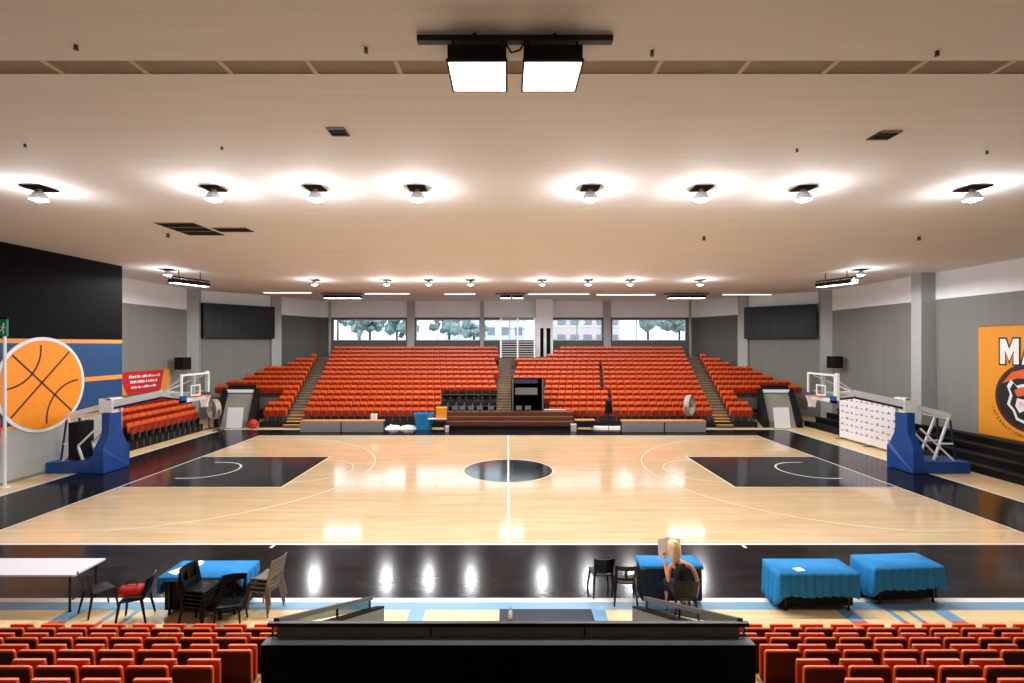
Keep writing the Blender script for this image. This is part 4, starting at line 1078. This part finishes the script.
for s in (-1, 1):
    pts = []
    for i in range(17):
        a = (.5+.5*0)*PI*i/16
        # arc centred up-left (down-right) of the middle
        cx_, cz_ = -1.62, 1.42; r_ = 1.5
        ang = -1.52+1.62*i/16
        x, z = cx_+r_*math.cos(ang), cz_+r_*math.sin(ang)
        if x*x+z*z < RI*RI: pts.append((-s*x if s > 0 else x, -s*z if s > 0 else z))
    seam(pts)
q.build('seam_lines', t)
# exit sign on a white pole, at the frame's left edge
t = thing('sign_pole', 'white pole standing before the basketball wall', 'pole', (-18.15, 17.75, 0))
q = MB(); q.cyl((0, 0, 0), (0, 0, 5.45), .05, 'hoop_white', n=10); q.build('shaft', t); q = MB(); q.cyl((0, 0, 0), (0, 0, .04), .14, 'hoop_white', n=14); q.build('base', t)
t = thing('exit_sign', 'green exit sign with white running figure atop the white pole', 'sign', (-18.15, 17.75, 5.45))
q = MB(); q.box(-.34, .1, -.04, .04, 0, .62, 'exit_green'); q.build('panel', t)
q = MB(); q.box(-.36, .12, -.045, .045, .6, .68, 'black_matte'); q.build('frame', t)
q = MB(); q.ico((.0, -.045, .42), .045, 'paper_white', 1, sq=(1, .2, 1))
for a, b_ in (((-.0, .37), (-.05, .24)), ((-.05, .24), (.02, .16)), ((.02, .16), (-.0, .08)), ((-.05, .24), (-.13, .17)), ((0, .34), (.06, .28)), ((-.01, .35), (-.09, .33))):
    q.bar((a[0], -.046, a[1]), (b_[0], -.046, b_[1]), .01, .03, 'paper_white')
q.build('running_figure', t)
t = thing('notice_board', 'red and yellow notice fixed low on the wall behind the white pole', 'sign', (XBL+.025, 17.7, 1.2), PI/2)
q = MB(); q.box(-.3, .2, -.03, 0, .55, 1.25, 'banner_red'); q.build('red_panel', t); q = MB(); q.box(-.3, .18, -.03, 0, 0, .55, 'banner_orange'); q.build('yellow_panel', t)

# ------------------------------------------------------------------ ceiling lamps
LAMP_W, FLOOD_W, GLOW_W = 640, 90, 78
def light(kind, name, parent, loc, watts, rot=(0, 0, 0), **kw):
    d = bpy.data.lights.new(name, kind); d.energy = watts
    for k, v in kw.items(): setattr(d, k, v)
    o = bpy.data.objects.new(name, d); COL.objects.link(o); o.parent = parent; o.location = loc; o.rotation_euler = rot
    return o
def lamp(label, x, y, plate=.58):
    t = thing('ceiling_lamp', label, 'ceiling lamp', (x, y, CEIL), 0, 'ceiling lamps')
    q = MB(); q.box(-plate/2, plate/2, -plate/2, plate/2, -.03, .0, 'hole_black'); q.build('mounting_plate', t)
    q = MB(); q.cyl((0, 0, -.03), (0, 0, -.12), .06, 'leg_grey'); q.build('socket', t)
    q = MB(); q.lathe([(.06, -.1), (.12, -.13), (.17, -.22), (.19, -.29), (.185, -.29), (.165, -.22), (.115, -.135)], (0, 0, 0), 'lamp_glass', 16); q.build('glass_shade', t, True)
    q = MB(); q.lathe([(0, -.35), (.07, -.335), (.105, -.29), (.09, -.23), (.05, -.18)], (0, 0, 0), 'lamp_on', 12); q.build('bulb', t, True)
    light('SPOT', 'lamp_light', t, (0, 0, -.40), LAMP_W, spot_size=math.radians(176), spot_blend=.2, shadow_soft_size=.17, color=(.97, .98, 1))
    light('POINT', 'lamp_glow', t, (0, 0, -.47), GLOW_W, shadow_soft_size=.12, color=(.94, .96, 1))
XS = (-11.24, -7.06, -4.62, -2.18, 1.96, 4.63, 7.07, 11.12)
NM = ('far left', 'second from left', 'third from left', 'fourth from left', 'fourth from right', 'third from right', 'second from right', 'far right')
for x, n in zip(XS, NM): lamp('glass-shaded lamp under a dark square plate, %s of the nearer ceiling row' % n, x, 11.8, .5 if abs(x) > 9 else .42)
for x, n in zip(XS, NM): lamp('small glowing ceiling lamp, %s of the distant row before the far stand' % n, x, 28.55, .5)
# box floodlights
def flood(label, cx, y, z, n, w_, d, gap, h, bar_l, tilt=0.0, rz=0.0, watts=FLOOD_W, group='box floodlights'):
    t = thing('floodlight_bar', label, 'floodlight', (cx, y, z), rz, group)
    tot = n*w_+(n-1)*gap; by = -.24 if y < 10 else 0
    q = MB(); q.bar((-bar_l/2, by, h+.12), (bar_l/2, by, h+.12), .09, .07, 'black_metal'); q.build('mounting_bar', t)
    for x in (-tot*.3, tot*.3): q = MB(); q.cyl((x, by, h+.12), (x, by, CEIL-z), .025, 'black_metal'); q.build('hanger', t)
    for i in range(n):
        x = -tot/2+w_/2+i*(w_+gap)
        q = MB(); q.box(x-w_/2, x+w_/2, -d/2, d/2, .015, h, 'black_matte'); q.box(x-w_/2-.015, x+w_/2+.015, -d/2-.015, -d/2, 0, .04, 'black_metal'); q.box(x-w_/2-.015, x+w_/2+.015, d/2, d/2+.015, 0, .04, 'black_metal')
        q.box(x-w_/2-.015, x-w_/2, -d/2, d/2, 0, .04, 'black_metal'); q.box(x+w_/2, x+w_/2+.015, -d/2, d/2, 0, .04, 'black_metal')
        for e in (-1, 1): q.bar((x+e*w_*.42, by, h-.02), (x+e*w_*.42, by, h+.12), .03, .04, 'black_metal')
        ho = q.build('housing', t)
        q = MB(); q.box(x-w_/2+.012, x+w_/2-.012, -d/2+.012, d/2-.012, .004, .016, 'flood_on'); q.build('diffuser', ho)
        if watts: light('AREA', 'flood_light', t, (x, 0, -.01), watts, shape='RECTANGLE', size=w_*.9, size_y=d*.9, color=(1, .97, .97))
    if n == 2:
        q = MB(); q.tube([(-gap*.6, by, h+.1), (-gap*.2, by-.04, h-.06), (gap*.3, by-.03, h-.02), (gap*.6, by, h+.1)], .012, 'black_matte', n=5); q.build('cable', t)
flood('pair of large square floodlights on a black bar above the near apron', .08, 6.2, 8.5, 2, .70, .68, .21, .21, 2.36)
flood('three small white floodlights at the far ceiling edge, left of the windows', -12.0, 35.7, 8.5, 3, .8, .7, .1, .2, 3.2, watts=14)
flood('two small white floodlights at the far ceiling edge over the centre stairs', .25, 35.7, 8.5, 2, .75, .7, .15, .2, 2.4, watts=14)
flood('three small white floodlights at the far ceiling edge, right of the windows', 12.9, 35.7, 8.5, 3, .8, .7, .1, .2, 3.2, watts=14)
flood('long floodlight bank near the left wall below the ceiling', -16.3, 25.2, 8.2, 3, .6, .5, .06, .2, 2.2, rz=PI/2-.35, watts=14)
flood('long floodlight bank near the right wall below the ceiling', 16.9, 25.4, 8.2, 3, .6, .5, .06, .2, 2.2, rz=PI/2+.35, watts=14)
for s in (-1, 1):
    lamp('bright ceiling lamp beside the long floodlight bank near the %s wall' % ('left' if s < 0 else 'right'), -17.0 if s < 0 else 17.6, 24.6)
# strip fittings along the far ceiling edge
for px0, px1, py, n in ((263, 312, 293.2, 'leftmost, above the left video screen'), (363, 410, 294.2, 'above the first wide window'), (444, 476, 294.5, 'left of the middle floodlights'), (525, 590, 294.5, 'right of the middle floodlights'),
                     (596, 656, 295.2, 'above the fifth window'), (722, 772, 295, 'rightmost, above the right video screen')):
    Y = (CEIL-.1-H)*F/(YH-py); x0, x1 = xat(px0, Y), xat(px1, Y); t = thing('ceiling_strip_light', 'pale strip light along the far ceiling, %s' % n, 'strip light', ((x0+x1)/2, Y, CEIL), 0, 'ceiling strip lights'); L_ = (x1-x0)/2
    q = MB(); q.box(-L_, L_, -.09, .09, -.06, -.003, 'wall_white'); q.build('body', t); q = MB(); q.cyl((-L_+.05, 0, -.085), (L_-.05, 0, -.085), .03, 'tube_on'); q.build('tube', t)
# open or dark panels in the ceiling
def hatch(label, x, y, w_, d, n=1, name='ceiling_hatch'):
    t = thing(name, label, 'ceiling panel', (x, y, CEIL)); q = MB(); q.box(-w_/2, w_/2, -d/2, d/2, -.012, 0, 'hole_black'); q.build('opening', t)
    q = MB()
    for i in range(n+1): yy = -d/2+d*i/n; q.box(-w_/2-.02, w_/2+.02, yy-.02, yy+.02, -.022, 0, 'slot_metal')
    q.box(-w_/2-.02, -w_/2, -d/2, d/2, -.022, 0, 'black_metal'); q.box(w_/2, w_/2+.02, -d/2, d/2, -.022, 0, 'black_metal'); q.build('frame', t)
def cpt(px, py): Y = (CEIL-H)*F/(YH-py); return xat(px, Y), Y
x, y = cpt(338, 131.5); hatch('small dark square opening in the ceiling left of the floodlight pair', x, y, .28, .3)
x, y = cpt(884, 135); hatch('small dark square opening in the ceiling far right of the floodlight pair', x, y, .34, .33)
x, y = cpt(191, 229); hatch('large dark slatted opening in the ceiling on the left', x, y, 1.15, 1.7, 3)
x, y = cpt(233, 229.5); hatch('narrow dark slot in the ceiling right of the large slatted opening', x, y, 1.05, .55)
for px, py, lb in ((76, 45, 'at the upper left'), (366, 48, 'left of the floodlight pair'), (652, 51, 'right of the floodlight pair'), (937, 51, 'at the upper right'), (25, 144, 'at the left edge'),
                   (222, 147, 'above the second nearer lamp'), (797, 149, 'above the second nearer lamp from right'), (987, 151, 'near the right edge'),
                   (704, 236.5, 'behind the third nearer lamp from right'), (919, 236.5, 'behind the far right nearer lamp'), (168, 233.5, 'beside the large slatted opening')):
    x, y = cpt(px, py); t = thing('ceiling_sprinkler', 'small dark sprinkler head in the ceiling %s' % lb, 'sprinkler', (x, y, CEIL), 0, 'sprinkler heads'); q = MB()
    s_ = 1 if py < 200 else 2.2
    q.cyl((0, 0, 0), (0, 0, -.05*s_), .022*s_, 'fan_dark', n=8); q.build('body', t); q = MB(); q.cyl((0, 0, -.06*s_), (0, 0, -.05*s_), .03*s_, 'fan_dark', n=8); q.build('deflector', t)

# ------------------------------------------------------------------ seated woman reading at the desk
PX, PY = 3.28, 9.28
chair('black plastic chair the woman is sitting on', PX, PY, PI, back='solid')
pt = thing('person', 'blonde woman in a black sleeveless top seated at the desk, reading a newspaper', 'person', (PX, PY, 0))
def skin_mesh(name, joints, edges, matname, parent, sub=2, roots=(0,)):
    me = bpy.data.meshes.new(name); bm = bmesh.new(); ly = bm.verts.layers.skin.verify(); vs = []
    for i, (p, r) in enumerate(joints):
        v = bm.verts.new(p); rr_ = r if isinstance(r, tuple) else (r, r); v[ly].radius = rr_; v[ly].use_root = (i in roots); vs.append(v)
    bm.verts.ensure_lookup_table()
    for a, b_ in edges: bm.edges.new((vs[a], vs[b_]))
    bm.to_mesh(me); bm.free(); me.materials.append(M[matname])
    o = bpy.data.objects.new(name, me); COL.objects.link(o); o.parent = parent
    m1 = o.modifiers.new('skin', 'SKIN'); m1.use_smooth_shade = True; m2 = o.modifiers.new('sub', 'SUBSURF'); m2.levels = sub; m2.render_levels = sub
    return o
J = [((0, 0, .54), (.15, .11)), ((-.01, .02, .66), (.125, .095)), ((-.02, .05, .80), (.135, .095)), ((-.04, .08, .93), (.13, .085)),        # pelvis .. chest
     ((-.07, .11, 1.03), .055), ((-.09, .145, 1.10), .05), ((-.105, .18, 1.18), (.075, .09)), ((-.11, .19, 1.27), (.08, .095)),                   # neck, head
     ((-.17, .08, .965), .055), ((-.215, .085, .90), .05), ((-.225, .08, .77), .043), ((-.215, .10, .62), .039), ((-.235, .22, .79), .034), ((-.245, .31, .95), .026),   # left arm up
     ((.10, .07, .965), .055), ((.19, .05, .93), .05), ((.255, .02, .80), .043), ((.29, 0, .67), .038), ((.30, .03, .53), .033), ((.295, .06, .42), .025),            # right arm hanging
     ((-.10, .02, .52), .095), ((-.13, .22, .52), .085), ((-.14, .44, .49), .065), ((-.14, .47, .27), .055), ((-.14, .44, .09), .038), ((-.14, .55, .04), .035),
     ((.10, .02, .52), .095), ((.14, .22, .52), .085), ((.16, .44, .49), .065), ((.17, .42, .27), .055), ((.17, .38, .09), .038), ((.17, .49, .04), .035)]
Ed = [(0, 1), (1, 2), (2, 3), (3, 4), (4, 5), (5, 6), (6, 7), (3, 8), (8, 9), (9, 10), (10, 11), (11, 12), (12, 13), (3, 14), (14, 15), (15, 16), (16, 17), (17, 18), (18, 19),
      (0, 20), (20, 21), (21, 22), (22, 23), (23, 24), (24, 25), (0, 26), (26, 27), (27, 28), (28, 29), (29, 30), (30, 31)]
# hands: palm plus five fingers each, grown from the wrists (joints 13 and 19)
def hand(wrist, palm, fdir, side, curl):
    b0 = len(J); w = Vector(J[wrist][0]); pm = w+Vector(palm); J.append((tuple(pm), (.03, .016))); Ed.append((wrist, b0))
    f = Vector(fdir).normalized(); s_ = Vector(side).normalized(); c = Vector(curl).normalized()
    for k, ln in enumerate((.075, .085, .08, .062)):
        base_ = pm+s_*(.027-.018*k)+f*.02; i = len(J)
        J.append((tuple(base_), .0095)); J.append((tuple(base_+f*ln*.5+c*.006), .0088)); J.append((tuple(base_+f*ln*.8+c*.03), .0075)); Ed.extend([(b0, i), (i, i+1), (i+1, i+2)])
    i = len(J); tb = w+(pm-w)*.55+s_*.03
    J.append((tuple(tb), .011)); J.append((tuple(tb+s_*.02+f*.03), .010)); J.append((tuple(tb+s_*.022+f*.055+c*.012), .008)); Ed.extend([(b0, i), (i, i+1), (i+1, i+2)])
hand(13, (.01, .03, .055), (.1, .35, .9), (.95, 0, -.1), (.3, -.9, .2))
hand(19, (-.005, .015, -.06), (0, .2, -1), (-.1, 1, .15), (-1, .1, 0))
body = skin_mesh('body', J, Ed, 'skin', pt)
# face: nose, eyes, mouth, ears, added as small shaped pieces on the head
q = MB(); hc = Vector((-.108, .185, 1.235))
q.ico(hc+Vector((0, .10, -.01)), .022, 'skin', 2, sq=(.7, 1, 1.2)); q.build('nose', pt, True)
for s in (-1, 1):
    q = MB(); q.ico(hc+Vector((s*.035, .085, .02)), .012, 'paper_white', 2); q.ico(hc+Vector((s*.035, .094, .02)), .006, 'fan_dark', 1); q.build('eye', pt, True)
    q = MB(); q.ico(hc+Vector((s*.085, 0, 0)), .028, 'skin', 2, sq=(.4, .7, 1.1)); q.build('ear', pt, True)
q = MB(); q.ico(hc+Vector((0, .088, -.055)), .022, 'emblem_pink', 2, sq=(1, .4, .35)); q.build('mouth', pt, True)
# hair: cap with long locks falling behind
q = MB(); n, mm = 20, 12; vs = []
for j in range(mm):
    for i in range(n):
        a = 2*PI*i/n; th = PI*.5*(j/(mm-1)) if j < 7 else PI*.25
        f = j/(mm-1)
        back = max(0, -math.sin(a)); frontcut = max(0, math.sin(a))
        z = .115*math.cos(f*PI*.52)-f*f*(.03+.22*back)+frontcut*f*.06
        r_ = math.sin(min(f*1.6, 1)*PI*.5)*(.094+.010*math.sin(a*7+f*3)*f)
        vs.append((hc.x+r_*math.cos(a)*(.95+.1*f*back), hc.y-.015+r_*math.sin(a)*1.05-.035*f*f*back, hc.z+.02+z))
q.add(vs, [(j*n+i, j*n+(i+1) % n, (j+1)*n+(i+1) % n, (j+1)*n+i) for j in range(mm-1) for i in range(n)], 'hair_blonde'); h_ = q.build('hair', pt, True)
md = h_.modifiers.new('t', 'SOLIDIFY'); md.thickness = .02; md.offset = 1
q = MB(); q.ico(hc+Vector((.01, -.05, .11)), .055, 'hair_blonde', 2, .06, (1.1, 1, .9)); q.build('hair_bun', h_, True)
# clothes follow the same joints, a little fuller
top_j = [((0, -.0, .58), (.172, .132)), ((-.01, .015, .68), (.156, .122)), ((-.02, .045, .80), (.164, .124)), ((-.038, .072, .90), (.158, .116)), ((-.045, .08, .975), (.1, .085)), ((-.14, .075, .965), .07), ((.07, .068, .965), .07)]
skin_mesh('sleeveless_top', top_j, [(0, 1), (1, 2), (2, 3), (3, 4), (3, 5), (3, 6)], 'top_black', pt)
sh_j = [((0, 0, .54), (.178, .138))]+[(p, r+.03) for p, r in J[20:24]]+[(p, r+.03) for p, r in J[26:30]]
skin_mesh('trousers', sh_j, [(0, 1), (1, 2), (2, 3), (3, 4), (0, 5), (5, 6), (6, 7), (7, 8)], 'jean_navy', pt)
for s, p in ((-1, (-.14, .5, .03)), (1, (.17, .44, .03))):
    q = MB(); q.ico(Vector(p), .05, 'plastic_black', 2, sq=(.9, 2.4, .7)); q.build('shoe', pt, True)
# newspaper held up before her
q = MB(); W_ = .23; n = 6; vs = []
for i in range(2*n+1):
    u = i/n-1
    for z in (0, .33): vs.append((u*W_, .05-.07*abs(u)+.0, z-.03*abs(u)))
q.add(vs, [(2*i, 2*i+2, 2*i+3, 2*i+1) for i in range(2*n)], 'paper_white'); o = q.build('newspaper'); o.location = (PX-.105, PY+.40, 1.0); o.rotation_euler = (-.25, 0, .05)
md = o.modifiers.new('t', 'SOLIDIFY'); md.thickness = .004
tag(o, 'open white newspaper held up by the seated woman', 'newspaper')
